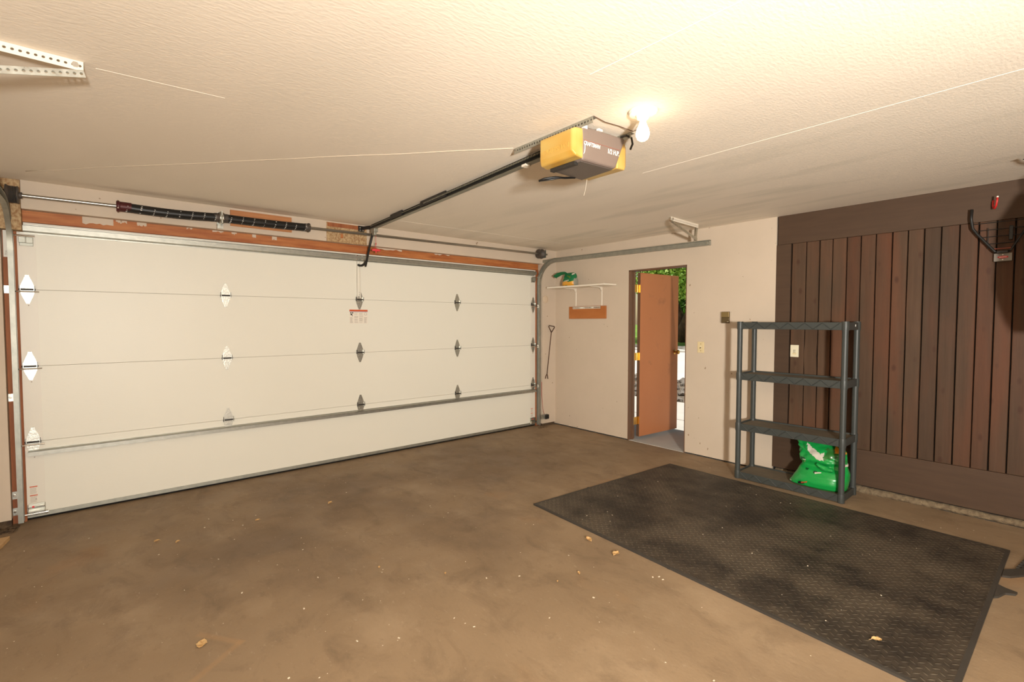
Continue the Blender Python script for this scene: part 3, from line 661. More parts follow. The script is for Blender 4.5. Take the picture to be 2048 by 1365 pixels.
for u0, u1 in ((.18, .27), (.40, .55)): rail_box(u0, u1, .006, -.012, .032, 'splice_sleeve', 'black_paint', rail, dx=-.010)
m = MB(); p0, p1 = rp(.42), rp(.985); n = 110                                   # chain: link plates side by side
for i in range(n):
    a = p0.lerp(p1, (i+.08)/n); b = p0.lerp(p1, (i+.80)/n); off = sx_*(-.014 - (.002 if i % 2 else 0)) + A3(0, 0, .008)
    m.hexa([a+off+A3(0, 0, -.0045), a+off-sx_*.004+A3(0, 0, -.0045), b+off-sx_*.004+A3(0, 0, -.0045), b+off+A3(0, 0, -.0045), a+off+A3(0, 0, .0045), a+off-sx_*.004+A3(0, 0, .0045), b+off-sx_*.004+A3(0, 0, .0045), b+off+A3(0, 0, .0045)])
ch = m.build('drive_chain', 'rail_under', rail); ch['kind'] = 'stuff'
rail_box(0, .42, .0018, .004, .010, 'chain_cable', 'rail_under', rail, dx=-.014)
rail_box(.885, .90, .019, -.030, -.018, 'limit_stop', 'shelf_white', rail)
hb = MB().box(2.385, 2.445, GY-.017, GY-.0105, 2.288, 2.345).hexa([A3(2.41, GY-.013, 2.31), A3(2.42, GY-.013, 2.31), A3(2.468, -.27, 2.30), A3(2.455, -.27, 2.30), A3(2.41, GY-.013, 2.338), A3(2.42, GY-.013, 2.338), A3(2.468, -.27, 2.335), A3(2.455, -.27, 2.335)]).build('header_bracket', 'black_paint', op)
m = MB()
for x in (2.40, 2.43):
    for z in (2.300, 2.325): m.cyl((x, GY-.017, z), (x, GY-.024, z), .008, 8)
m.build('bolt', 'chrome', hb)
tr = MB().box(2.448, 2.488, -.345, -.255, 2.262, 2.305).box(2.455, 2.480, -.33, -.28, 2.235, 2.265).build('trolley', 'galvanized_dull', op, bevel=.004)
arm = MB().tube([(2.466, -.275, 2.262), (2.462, -.20, 2.13), (2.458, -.13, 1.985), (2.457, -.115, 1.950)], [.011, .011, .011, .009], 8).build('door_arm', 'black_paint', op, smooth=True)
MB().tube([(2.458, -.125, 2.00), (2.452, -.10, 1.975), (2.440, -.07, 1.963), (2.424, -.045, 1.964), (2.418, -.028, 1.972)], .012, 8).build('curved_arm', 'black_paint', arm, smooth=True)
rc = thing('release_cord', 'red emergency release cord with red pull handle hanging by the opener arm', 'pull cord', (2.50, -.30, 2.26))
MB().tube([(2.482, -.30, 2.26), (2.484, -.30, 2.19), (2.485, -.30, 2.075)], .0016, 6).tube([(2.484, -.30, 2.155), (2.475, -.30, 2.13), (2.468, -.30, 2.10)], .0016, 6).cyl((2.484, -.30, 2.150), (2.484, -.30, 2.164), .005, 8).build('cord', 'cord_red', rc)
MB().tube([(2.445, -.30, 2.092), (2.46, -.30, 2.095), (2.485, -.30, 2.097), (2.512, -.30, 2.095), (2.528, -.30, 2.092)], [.008, .011, .0125, .011, .008], 12).cyl((2.485, -.30, 2.086), (2.485, -.30, 2.070), .006, 8).build('pull_handle', 'handle_red', rc, smooth=True)

# ------------------------------------------------------------------ ceiling bulb, bell wire, taped seams
lb = thing('light_bulb', 'bare glowing bulb in a white porcelain ceiling holder beside the opener', 'light bulb', (2.335, -3.44, H))
Mx = Matrix.Translation((2.335, -3.44, H)) @ Matrix.Rotation(PI, 4, 'X')
MB().lathe([(.064, .0), (.066, .006), (.060, .014), (.034, .020), (.026, .034), (.022, .036)], 28, Mx).build('lamp_holder', 'porcelain', lb, smooth='auto')
MB().lathe([(.013, .034), (.0135, .046), (.017, .060), (.026, .080), (.0300, .098), (.0295, .110), (.024, .124), (.013, .132), (.004, .1345)], 24, Mx).build('glass_globe', 'bulb_glow', lb, smooth=True)
def wire(name, pts, label, r=.0018, m='wire_white'):
    return tag(MB().tube(pts, r, 6).build(name, m, smooth=True), label, 'wire')
pts = []
A_, B_ = Vector((.09, -.40, H-.002)), Vector((2.185, -2.705, H-.002))
for i in range(31):
    u = i/30; p = A_.lerp(B_, u); p += Vector((.012*noise.noise((u*9, 0, 0)), .016*noise.noise((u*7, 4, 0)), 0)); pts.append(p)
wire('bell_wire', pts, 'thin pale bell wire stapled across the ceiling from the front corner to the opener')
wire('opener_wire', [(2.20, -3.265, H-.002), (2.29, -3.262, H-.006), (2.38, -3.27, H-.003), (2.47, -3.29, H-.012), (2.455, -3.33, H-.018), (2.43, -3.36, H-.006)], 'short slack wire between the opener irons beside the bulb', .0016, 'tool_brown')
# taped drywall joints on the ceiling, slightly proud
for a, b in (((1.90, -3.50, H), (1.925, -4.55, H)), ((3.115, -2.9, H), (3.12, -5.2, H)), ((.44, -2.325, H), (.86, -2.36, H)), ((2.50, -.55, H), (4.8, -.62, H))):
    a, b = Vector(a), Vector(b); d = (b-a).normalized(); s_ = Vector((-d.y, d.x, 0))*.0022
    m = MB(); m.hexa([a-s_, a+s_, b+s_, b-s_, a-s_*.4-Vector((0, 0, .0012)), a+s_*.4-Vector((0, 0, .0012)), b+s_*.4-Vector((0, 0, .0012)), b-s_*.4-Vector((0, 0, .0012))]); m.build('drywall_joint', 'ceiling_paint', cl)

# ------------------------------------------------------------------ side door, open outwards
d2 = tag(bpy.data.objects.new('door_2', None), 'plain orange-brown side door standing open to the sunny yard', 'door', None, 'structure'); COL.objects.link(d2)
Md = Matrix.Translation((5.338, -1.338, 0)) @ Matrix.Rotation(math.radians(-3.2), 4, 'Z')
slab = MB().box(0, .765, 0, .042, .018, 1.985, Md).build('door_slab', 'side_door_brown', d2, bevel=.003)
MB().box(-.0015, .0, .001, .041, .02, 1.983, Md).build('door_edge', 'jamb_brown', slab)
for z in (.215, .985, 1.795):
    h = MB().box(5.240, 5.272, -1.3205, -1.3182, z-.045, z+.045).box(-.003, 0, .0, .030, z-.045, z+.045, Md).box(5.272, 5.336, -1.3215, -1.3185, z-.045, z+.045).cyl(Vector((5.304, -1.322, z-.046)), Vector((5.304, -1.322, z+.046)), .006, 10).build('butt_hinge', 'brass', d2)
kn = MB(); kx = .70; kz = 1.015
kn.lathe([(.030, .0), (.031, .004), (.014, .010), (.011, .028), (.022, .036), (.028, .046), (.028, .054), (.020, .062), (.006, .064)], 20, Md @ Matrix.Translation((kx, 0, kz)) @ Matrix.Rotation(PI/2, 4, 'X'))
kn.lathe([(.030, .0), (.031, .004), (.014, .010), (.011, .028), (.022, .036), (.028, .046), (.028, .054), (.020, .062), (.006, .064)], 20, Md @ Matrix.Translation((kx, .042, kz)) @ Matrix.Rotation(-PI/2, 4, 'X'))
kn.build('door_knob', 'brass', slab, smooth='auto')

# ------------------------------------------------------------------ things on the walls
def plate(name, label, cat, y, z, w, h, m, x=W):
    t_ = thing(name, label, cat, (x, y, z-h/2))
    MB().box(x-.006, x-.0005, y-w/2, y+w/2, z-h/2, z+h/2).build('cover_plate', m, t_, bevel=.0025, seg=2); return t_
sw = plate('light_switch', 'ivory toggle light switch plate on the wall beside the side door', 'light switch', -2.209, 1.137, .072, .115, 'ivory_plastic')
MB().box(W-.0075, W-.006, -2.216, -2.202, 1.122, 1.150).build('switch_slot', 'ivory_pale', sw)
MB().hexa([A3(W-.020, -2.213, 1.124), A3(W-.006, -2.213, 1.128), A3(W-.006, -2.205, 1.128), A3(W-.020, -2.205, 1.124), A3(W-.020, -2.213, 1.132), A3(W-.006, -2.213, 1.141), A3(W-.006, -2.205, 1.141), A3(W-.020, -2.205, 1.132)]).build('toggle', 'control_gold', sw)
for zz in (1.172, 1.102): MB().cyl((W-.0085, -2.209, zz), (W-.0058, -2.209, zz), .004, 8).build('screw', 'control_gold', sw)
ou = plate('wall_outlet', 'pale ivory outlet plate on the brown boards behind the shelving', 'outlet', -3.095, 1.139, .068, .108, 'ivory_pale', W+.004)
m = MB()
for z in (1.146, 1.130): m.box(W-.0035, W-.0015, -3.102, -3.098, z-.004, z+.004).box(W-.0035, W-.0015, -3.092, -3.088, z-.004, z+.004)
m.build('slots', 'slot_dark', ou)
MB().box(W-.0035, W-.0015, -3.110, -3.080, 1.108, 1.122).build('receptacle', 'ivory_plastic', ou, bevel=.001)
ct = plate('door_control', 'bronze coloured opener wall control by the shelving', 'wall control', -2.464, 1.443, .086, .114, 'control_dark')
MB().box(W-.016, W-.006, -2.503, -2.425, 1.445, 1.497).build('push_bar', 'control_gold', ct, bevel=.004)
MB().box(W-.013, W-.006, -2.503, -2.425, 1.390, 1.440).build('lower_panel', 'control_dark', ct, bevel=.003)
MB().box(W-.0138, W-.013, -2.500, -2.482, 1.398, 1.404).build('logo_mark', 'ivory_pale', ct)
MB().tube([(W-.004, -2.412, 1.50), (W-.004, -2.412, 1.39)], .0016, 6).build('wire', 'control_dark', ct)
rp_ = thing('round_cover', 'round painted-over blank cover on the narrow wall by the track', 'cover plate', (4.957, GY, 1.66))
MB().lathe([(.050, 0), (.050, .006), (.044, .010), (.010, .011)], 28, Matrix.Translation((4.957, GY, 1.700)) @ Matrix.Rotation(PI/2, 4, 'X')).build('disc', 'cover_paint', rp_, smooth='auto')
# small white shelf with two brackets
SZ = 1.835
sf = thing('wall_shelf', 'short white wall shelf on two white brackets in the corner', 'shelf', (5.157, -.65, SZ))
MB().hexa([A3(4.945, -1.108, SZ), A3(W-.001, -1.125, SZ), A3(W-.001, -.165, SZ), A3(4.898, -.195, SZ), A3(4.945, -1.108, SZ+.020), A3(W-.001, -1.125, SZ+.020), A3(W-.001, -.165, SZ+.020), A3(4.898, -.195, SZ+.020)]).build('board', 'shelf_white', sf, bevel=.003)
for y in (-.478, -.905):
    MB().prism([(W-.001, y-.009, 1.602), (W-.006, y-.006, 1.602), (W-.010, y-.009, 1.78), (W-.045, y-.009, SZ-.016), (W-.215, y-.007, SZ-.007), (W-.225, y-.007, SZ-.001), (W-.001, y-.009, SZ-.001)], (0, .016, 0)).build('shelf_bracket', 'shelf_white', sf, bevel=.0015, seg=1)
bd = thing('tool_holder', 'orange-brown wooden board with chrome spring clips under the small shelf', 'tool holder', (W, -.674, 1.438))
MB().box(W-.019, W-.0005, -.978, -.370, 1.440, 1.598).build('board', 'orange_board', bd, bevel=.003)
MB().box(W-.0225, W-.019, -.90, -.44, 1.566, 1.594).build('mounting_strip', 'chrome', bd, bevel=.001)
for y in (-.50, -.69, -.85):
    q = MB()
    for s_ in (-1, 1):
        q.tube([(W-.0225, y+s_*.012, 1.580), (W-.036, y+s_*.030, 1.580), (W-.052, y+s_*.026, 1.580), (W-.062, y+s_*.014, 1.580), (W-.072, y+s_*.024, 1.580)], .006, 8)
    q.build('spring_clip', 'chrome', bd, smooth=True)
# hand puller hanging in the corner
ht = thing('hand_tool', 'thin rusty rod tool with triangular handle and forked tip hanging on the corner wall', 'tool', (5.0, GY-.02, .63))
ty = GY-.02
MB().tube([(5.052, ty, 1.262), (5.004, ty, 1.340), (5.010, ty, 1.350), (5.112, ty, 1.338), (5.116, ty, 1.326), (5.062, ty, 1.262)], .006, 8).build('handle', 'tool_brown', ht, smooth=True)
MB().tube([(5.057, ty, 1.268), (5.046, ty, 1.20), (4.976, ty, .70)], .0052, 8).build('rod', 'tool_brown', ht, smooth=True)
MB().tube([(4.976, ty, .70), (4.955, ty, .675), (4.947, ty, .640)], .0055, 8).tube([(4.976, ty, .70), (4.986, ty, .675), (4.992, ty, .635)], .0055, 8).build('fork', 'tool_brown', ht, smooth=True)
# safety sensor by the right track
ss = thing('safety_sensor', 'small black safety sensor on a bracket low beside the right door track', 'sensor', (4.95, GY-.03, .09))
MB().box(4.862, 4.930, GY-.035, GY-.031, .105, .165).build('sensor_bracket', 'galvanized_dull', ss)
MB().box(4.925, 4.985, GY-.055, GY-.005, .100, .160).build('housing', 'black_paint', ss, bevel=.006)
MB().tube([(4.925, GY-.02, .165), (4.905, GY-.012, .25), (4.888, GY-.012, .42), (4.886, GY-.012, .60)], .0022, 6).build('sensor_wire', 'cord_red', ss, smooth=True)
# red rubber hook on the top rail
rh = thing('utility_hook', 'red rubber-coated U hook screwed into the brown top rail', 'hook', (W, -4.345, 2.2))
MB().tube([(W-.002, -4.334, 2.236), (W-.022, -4.334, 2.228), (W-.026, -4.334, 2.198), (W-.034, -4.338, 2.178), (W-.056, -4.346, 2.172), (W-.076, -4.354, 2.186), (W-.082, -4.358, 2.215), (W-.084, -4.360, 2.240)], .0056, 10).build('coated_hook', 'hook_red', rh, smooth=True)
MB().tube([(W-.084, -4.360, 2.240), (W-.084, -4.3605, 2.249)], [.0058, .005], 10).build('white_tip', 'porcelain', rh)
# black tubular wall rack
rk = thing('wall_rack', 'black tubular wall rack with wire grid and grey badge plate on brown boards', 'rack', (W, -4.39, 1.81))
rx = W-.040
MB().tube([(rx-.01, -4.232, 2.186), (rx-.006, -4.229, 2.120), (rx, -4.238, 2.052), (rx, -4.262, 2.010), (rx, -4.350, 1.884), (rx, -4.360, 1.874)], .0085, 10).build('bent_arm', 'black_paint', rk, smooth=True)
MB().tube([(rx, -4.360, 1.874), (rx, -4.420, 1.876)], .0085, 10).build('cross_bar', 'black_paint', rk, smooth=True)
MB().tube([(rx, -4.420, 1.876), (rx, -4.432, 1.888), (rx, -4.492, 2.010), (rx, -4.53, 2.09), (rx, -4.54, 2.19)], .0065, 10).build('bent_arm', 'black_paint', rk, smooth=True)
wx = W-.022
for y0, y1, z in ((-4.240, -4.535, 2.083), (-4.262, -4.52, 2.034), (-4.288, -4.49, 1.986), (-4.322, -4.47, 1.937), (-4.345, -4.44, 1.900)):
    MB().tube([(wx, y0, z), (wx, y1, z)], .0030, 6).build('grid_wire', 'red_print' if z < 1.92 else 'black_paint', rk)
MB().tube([(wx+.004, -4.314, 2.048), (wx+.004, -4.316, 1.905)], .0024, 6).build('grid_wire', 'black_paint', rk)
MB().box(W-.034, W-.010, -4.437, -4.417, 1.955, 2.050).build('foam_pad', 'black_paint', rk, bevel=.003)
pg = MB().box(W-.022, W-.008, -4.436, -4.347, 1.813, 1.868).build('badge_plate', 'plate_grey', rk, bevel=.002)
MB().lathe([(.027, 0), (.024, .002), (.01, .003)], 24, Matrix.Translation((W-.022, -4.392, 1.841)) @ Matrix.Rotation(-PI/2, 4, 'Y') @ Matrix.Diagonal((.32, 1, 1, 1))).build('red_badge', 'handle_red', pg, smooth=True)
MB().box(W-.0262, W-.0245, -4.410, -4.374, 1.8385, 1.8425).build('badge_mark', 'white_print', pg)
for zz in (1.857, 1.824): MB().cyl((W-.022, -4.391, zz), (W-.026, -4.391, zz), .0035, 8).build('screw', 'porcelain', pg)
MB().box(rx-.014, rx+.010, -4.418, -4.362, 1.866, 1.882).build('grip', 'black_paint', rk, bevel=.003)
MB().box(W-.010, W+.004, -4.436, -4.347, 1.813, 1.868).build('spacer', 'slot_dark', rk)
# dark thing hung past the rack; tip shows, bag form made up for shadow
hcast = thing('hanging_shadow_caster', 'black hung shape in front of the brown boards, made up to cast a shadow', 'bag', (4.44, -4.77, 1.33))
MB().tube([(4.44, -4.512, 2.318), (4.44, -4.530, 2.322), (4.44, -4.575, 2.30), (4.44, -4.64, 2.285), (4.44, -4.70, 2.30), (4.44, -4.72, H-.0005)], [.002, .006, .006, .006, .006, .006], 8).tube([(4.44, -4.70, 2.30), (4.44, -4.72, 2.08)], .008, 8).build('strap', 'caster_black', hcast, smooth=True)
m = MB(); rings = []
for i in range(13):
    u = i/12; z = lerp(1.33, 2.12, u); wy = .165*(math.sin(PI*min(1, u*1.9+.16)/2)**.6)*(1 if u < .8 else 1-.5*(u-.8)/.2); wx_ = .11*(1-.5*u**2)
    rings.append([m.bm.verts.new((4.44 + wx_*math.cos(2*PI*k/20), -4.775 + wy*math.sin(2*PI*k/20) + .012*noise.noise((k*.7, u*5, 1)), z)) for k in range(20)])
for P_, Q_ in zip(rings, rings[1:]):
    for k in range(20): m.bm.faces.new((P_[k], P_[(k+1) % 20], Q_[(k+1) % 20], Q_[k]))
m.bm.faces.new(rings[0]); m.bm.faces.new(rings[-1]); m.build('caster_body', 'caster_black', hcast, smooth=True)

# ------------------------------------------------------------------ plastic shelving unit
su = thing('shelving_unit', 'four-tier dark grey plastic shelving unit against the boarded wall', 'shelving unit', (4.90, -3.19, 0))
FX, BX, LY, RY = 4.755, 5.045, -2.792, -3.590
tiers = [(.006, .064), (.436, .496), (.886, .946), (1.336, 1.396)]
post_r = .0215
for x, y in ((FX, LY), (FX, RY), (BX, LY), (BX, RY)):
    for k in range(3): MB().cyl((x, y, tiers[k][1]-.001), (x, y, tiers[k+1][0]+.001), post_r, 18).build('post', 'shelf_plastic', su, smooth='auto')
for k, (z0, z1) in enumerate(tiers):
    zt = z1-.012
    tr_ = MB().box(FX-.006, BX+.006, RY, LY, zt-.006, zt).build('shelf_tray', 'shelf_dusty', su)
    for x, y in ((FX, LY), (FX, RY), (BX, LY), (BX, RY)):
        top = z1 + (.004 if k < 3 else .006)
        MB().lathe([(.019, z0-.004), (.0245, z0-.004), (.0255, z0+.01), (.0255, top-.006), (.0245, top), (.010, top)], 18, Matrix.Translation((x, y, 0))).build('corner_socket', 'shelf_plastic', tr_, smooth='auto')
    m = MB(); m.box(FX-.014, FX-.007, RY, LY, z0, z1).box(BX+.007, BX+.014, RY, LY, z0, z1).box(FX, BX, LY+.007, LY+.014, z0, z1).box(FX, BX, RY-.014, RY-.007, z0, z1)
    m.build('rim', 'shelf_plastic', tr_, bevel=.0015, seg=1)
    m = MB(); n = 12; ya, yb_ = LY-.03, RY+.03
    for i in range(n):                          # raised zigzag ribs on the long rims
        p = A3(FX-.0155, lerp(ya, yb_, i/n), z1-.005 if i % 2 == 0 else z0+.005); q = A3(FX-.0155, lerp(ya, yb_, (i+1)/n), z0+.005 if i % 2 == 0 else z1-.005)
        m.tube([p, q], .0036, 4)
    m.build('rib', 'shelf_plastic', tr_)
    m = MB()
    for i in range(5): m.box(lerp(FX, BX, (i+.5)/5)-.002, lerp(FX, BX, (i+.5)/5)+.002, RY+.02, LY-.02, zt-.016, zt-.006)
    m.build('under_rib', 'shelf_plastic', tr_)
MB().box(4.945, 4.953, RY-.0165, RY-.0138, 1.362, 1.378).build('price_dot', 'white_print', su)

# ------------------------------------------------------------------ green bags
def patch_mat(name, base, patches, rough=.3, bumpy=.5):
    """plastic film with printed patches: each (axis-u centre, u radius, z centre, z radius, tilt, colour)"""
    def ex(t, b, tc, c):
        sp = t.nodes.new('ShaderNodeSeparateXYZ'); t.links.new(tc.outputs['Object'], sp.inputs[0]); out = base
        nz = t.nodes.new('ShaderNodeTexNoise'); nz.inputs['Scale'].default_value = 28; nz.inputs['Detail'].default_value = 3; t.links.new(tc.outputs['Object'], nz.inputs['Vector'])
        w_ = math_n(t, 'MULTIPLY', math_n(t, 'SUBTRACT', nz.outputs['Fac'], .5), 2.0)
        for uc, ur, zc, zr, tl, col in patches:
            u = math_n(t, 'SUBTRACT', sp.outputs[1], uc); z = math_n(t, 'SUBTRACT', sp.outputs[2], zc); z = math_n(t, 'ADD', z, math_n(t, 'MULTIPLY', u, tl))
            d = math_n(t, 'MAXIMUM', math_n(t, 'ABSOLUTE', math_n(t, 'DIVIDE', u, ur)), math_n(t, 'ABSOLUTE', math_n(t, 'DIVIDE', z, zr)))
            fac = math_n(t, 'LESS_THAN', math_n(t, 'ADD', d, w_), 1.0); out = mixc(t, out, col, fac)
        t.links.new(out, b.inputs['Base Color'])
    mat(name, base, rough, bump=bumpy, bscale=(22, 22, 22), bdist=.006, extra=ex, spec=.5, coat=.3)
G = (.008, .30, .055); DG = (.004, .07, .02); WH = (.60, .56, .47); OR = (.75, .30, .03)
patch_mat('soil_bag_film', G, [(-3.370, .056, .325, .024, -.60, WH), (-3.43, .012, .315, .030, .2, WH), (-3.285, .020, .268, .010, 0, DG), (-3.30, .014, .262, .004, 0, WH),
    (-3.33, .014, .195, .008, 0, DG), (-3.395, .012, .185, .008, 0, DG), (-3.42, .024, .186, .005, .3, WH), (-3.49, .040, .340, .035, .2, (.03, .16, .03)), (-3.525, .020, .372, .022, 0, OR), (-3.56, .014, .345, .012, .3, OR),
    (-3.585, .010, .262, .010, 0, WH), (-3.30, .006, .245, .006, 0, (.5, .45, .2)), (-3.300, .034, .082, .010, .25, (.01, .01, .01)), (-3.325, .022, .092, .006, .3, (.45, .09, .03)), (-3.205, .010, .072, .004, 0, WH)])
sb = thing('soil_bag', 'slumped bright green plastic bag crumpled on the bottom shelf of the unit', 'bag', (4.90, -3.40, .054))
m = MB(); prof = [  # z, y-left, y-right, x-centre, half depth
    (.054, -3.205, -3.572, 4.895, .100), (.066, -3.180, -3.590, 4.893, .118), (.100, -3.206, -3.598, 4.890, .124), (.150, -3.232, -3.604, 4.893, .118), (.195, -3.252, -3.606, 4.905, .100),
    (.222, -3.268, -3.598, 4.922, .080), (.240, -3.262, -3.590, 4.925, .082), (.268, -3.248, -3.594, 4.915, .090), (.300, -3.246, -3.590, 4.915, .082), (.340, -3.240, -3.578, 4.920, .062), (.375, -3.228, -3.566, 4.925, .040), (.402, -3.222, -3.556, 4.93, .022), (.418, -3.226, -3.550, 4.932, .008)]
NR, NV = 64, 52; rings = []
def pv(u):
    f = u*(len(prof)-1); i = min(int(f), len(prof)-2); t_ = f-i; t_ = t_*t_*(3-2*t_)*.5 + t_*.5
    return [lerp(a, b, t_) for a, b in zip(prof[i], prof[i+1])]
for j in range(NV):
    z, yl, yr, xc, hd_ = pv(j/(NV-1)); r = []
    for k in range(NR):
        a = 2*PI*k/NR; cx, sy_ = math.cos(a), math.sin(a); ex_ = .75
        x = xc - hd_*math.copysign(abs(cx)**ex_, cx); y = (yl+yr)/2 + (yl-yr)/2*math.copysign(abs(sy_)**.85, sy_)
        q = Vector((x*9, y*9, z*9)); up = max(0, min(1, (z-.17)/.10)); amp = .005 + .017*up
        dn = noise.noise(q) * amp + (abs(noise.noise(q*2.3))-.25)*amp*1.2 + (abs(noise.noise(q*4.1))-.2)*amp*.5
        dz = noise.noise(q*1.3 + Vector((9, 2, 1)))*.010*up
        if j in (0,): dn = dz = 0
        r.append(m.bm.verts.new((x - cx*dn, y + sy_*dn*.6, max(.054, z+dz))))
    rings.append(r)
for P_, Q_ in zip(rings, rings[1:]):
    for k in range(NR): m.bm.faces.new((P_[k], P_[(k+1) % NR], Q_[(k+1) % NR], Q_[k]))
m.bm.faces.new(rings[0]); m.bm.faces.new(rings[-1]); m.build('film', 'soil_bag_film', sb, smooth=True)
# flap folded over the front of the bag
m = MB(); rows = []
for i in range(15):
    u = i/14; r = []
    for j in range(9):
        v = j/8; y = lerp(-3.40, -3.515, u) ; z = lerp(.262, .232, u) + lerp(.0, -.050, v)*(.5+.5*math.sin(PI*u)) + .006*noise.noise((u*6, v*4, 3)); x = 4.818 - .018*math.sin(PI*v) + .006*noise.noise((u*5, v*5, 8))
        r.append(m.bm.verts.new((x, y, z)))
    rows.append(r)
for P_, Q_ in zip(rows, rows[1:]):
    for k in range(8): m.bm.faces.new((P_[k], P_[k+1], Q_[k+1], Q_[k]))
fl = m.build('folded_flap', 'soil_bag_film', sb, smooth=True); fl.modifiers.new('s', 'SOLIDIFY').thickness = .002
patch_mat('seed_bag_film', (.006, .16, .055), [(-.50, .12, 1.885, .026, 0, (.70, .33, .03)), (-.50, .05, 1.922, .005, .1, WH), (-.575, .016, 2.005, .012, .5, WH), (-.603, .006, 1.90, .05, 0, (.30, .30, .24)), (-.52, .03, 1.975, .008, -.4, (.12, .20, .02)), (-.45, .02, 1.955, .006, .3, (.02, .30, .10))])
gb = thing('seed_bag', 'small dark green and yellow bag with flopped top on the white wall shelf', 'bag', (5.02, -.50, SZ+.020))
m = MB(); prof = [(1.8555, -.405, -.595, 5.02, .066), (1.875, -.392, -.606, 5.02, .078), (1.91, -.394, -.606, 5.02, .076), (1.95, -.402, -.604, 5.02, .066), (1.985, -.410, -.602, 5.02, .050), (2.012, -.42, -.590, 5.018, .030), (2.026, -.43, -.560, 5.018, .014)]
rings = []; NR, NV = 40, 26
for j in range(NV):
    z, yl, yr, xc, hd_ = pv(j/(NV-1)); r = []
    for k in range(NR):
        a = 2*PI*k/NR; cx, sy_ = math.cos(a), math.sin(a); x = xc - hd_*math.copysign(abs(cx)**.75, cx); y = (yl+yr)/2 + (yl-yr)/2*math.copysign(abs(sy_)**.8, sy_)
        q = Vector((x*14, y*14, z*14)); dn = noise.noise(q)*.007*(j/(NV-1)+.3); r.append(m.bm.verts.new((x - cx*dn, y + sy_*dn, z)))
    rings.append(r)
for P_, Q_ in zip(rings, rings[1:]):
    for k in range(NR): m.bm.faces.new((P_[k], P_[(k+1) % NR], Q_[(k+1) % NR], Q_[k]))
m.bm.faces.new(rings[0]); m.bm.faces.new(rings[-1]); m.build('film', 'seed_bag_film', gb, smooth=True)
m = MB(); rows = []
for i in range(15):                              # flopped-over top
    u = i/14; r = []
    for j in range(9):
        v = j/8; y = lerp(-.47, -.285, u); z = 2.030 + .014*math.sin(PI*u*.8) - .050*u**1.6 - .026*(v-.3) + .005*noise.noise((u*5, v*4, 2)); x = 4.985 - .03*u + .055*(v-.5) + .004*noise.noise((u*4, v*6, 5))
        r.append(m.bm.verts.new((x, y, z)))
    rows.append(r)
for P_, Q_ in zip(rows, rows[1:]):
    for k in range(8): m.bm.faces.new((P_[k], P_[k+1], Q_[k+1], Q_[k]))
fl = m.build('flopped_top', 'seed_bag_film', gb, smooth=True); fl.modifiers.new('s', 'SOLIDIFY').thickness = .006

# ------------------------------------------------------------------ interlocking foam mat
fm = thing('foam_mat', 'large dark interlocking foam floor mat with tread pattern beside the shelving', 'floor mat', (3.75, -3.3, 0))
MA, MB_, MC, MD = Vector((2.915, -2.088, 0)), Vector((4.650, -2.180, 0)), Vector((4.612, -4.515, 0)), Vector((2.775, -4.500, 0))
def mo_(u, v): return MA.lerp(MB_, u).lerp(MD.lerp(MC, u), v)
def mp_(u, v): return mo_(lerp(.010, .990, u), lerp(.008, .992, v))
TH = .012
for i in range(3):
    for j in range(4):
        q = [mp_(i/3, j/4), mp_((i+1)/3, j/4), mp_((i+1)/3, (j+1)/4), mp_(i/3, (j+1)/4)]
        MB().hexa([q[0]+A3(0, 0, .0003), q[3]+A3(0, 0, .0003), q[2]+A3(0, 0, .0003), q[1]+A3(0, 0, .0003), q[0]+A3(0, 0, TH), q[3]+A3(0, 0, TH), q[2]+A3(0, 0, TH), q[1]+A3(0, 0, TH)]).build('mat_tile', 'foam_mat', fm)
for (u0, v0, u1, v1) in ((0, 0, .010, 1), (.990, 0, 1, 1), (.010, 0, .990, .008), (.010, .992, .990, 1)):
    q = [mo_(u0, v0), mo_(u0, v1), mo_(u1, v1), mo_(u1, v0)]
    MB().hexa([p + A3(0, 0, .0003) for p in q] + [p + A3(0, 0, TH*.97) for p in q]).build('border_strip', 'foam_edge', fm)
def tabs(a, b, n, w, d, name):
    """row of puzzle teeth from a to b sticking out along d"""
    a, b, d = Vector(a), Vector(b), Vector(d); m = MB()
    for k in range(n):
        c = a.lerp(b, (k+.5)/n); t_ = (b-a).normalized()*w/2
        poly = [c-t_*.7, c+t_*.7, c+t_+d*.6, c+t_*.8+d, c-t_*.8+d, c-t_+d*.6]
        m.prism([p + A3(0, 0, .0004) for p in poly], (0, 0, TH*.9))
    return m.build(name, 'foam_edge', fm)
MB().prism([(x, y, .0004) for x, y in ((4.02, -4.51), (4.00, -4.54), (3.985, -4.585), (3.955, -4.580), (3.93, -4.545), (3.86, -4.525), (3.84, -4.51))], (0, 0, TH*.9)).build('torn_corner', 'foam_edge', fm)
st_ = [(4.26, -4.515), (4.34, -4.57), (4.52, -4.60), (4.60, -4.605), (4.60, -4.66), (4.48, -4.66), (4.30, -4.62), (4.18, -4.545), (4.16, -4.515)]
MB().prism([(x, y, .0004) for x, y in st_], (0, 0, TH*.9)).build('edge_strip', 'foam_edge', fm)
tabs((4.34, -4.575, 0), (4.59, -4.605, 0), 6, .024, (-.004, .020, 0), 'puzzle_tab')
tabs((4.34, -4.645, 0), (4.59, -4.662, 0), 6, .024, (-.004, -.020, 0), 'puzzle_tab')
for u, v, d in ((.335, 0, (0, .03, 0)), (0, .49, (-.022, 0, 0)), (0, .19, (-.018, 0, 0))):
    p = mp_(u, v); q = p + Vector((.03, 0, 0)) if v == 0 else p - Vector((0, .03, 0)); tabs(p, q, 1, .02, d, 'puzzle_tab')

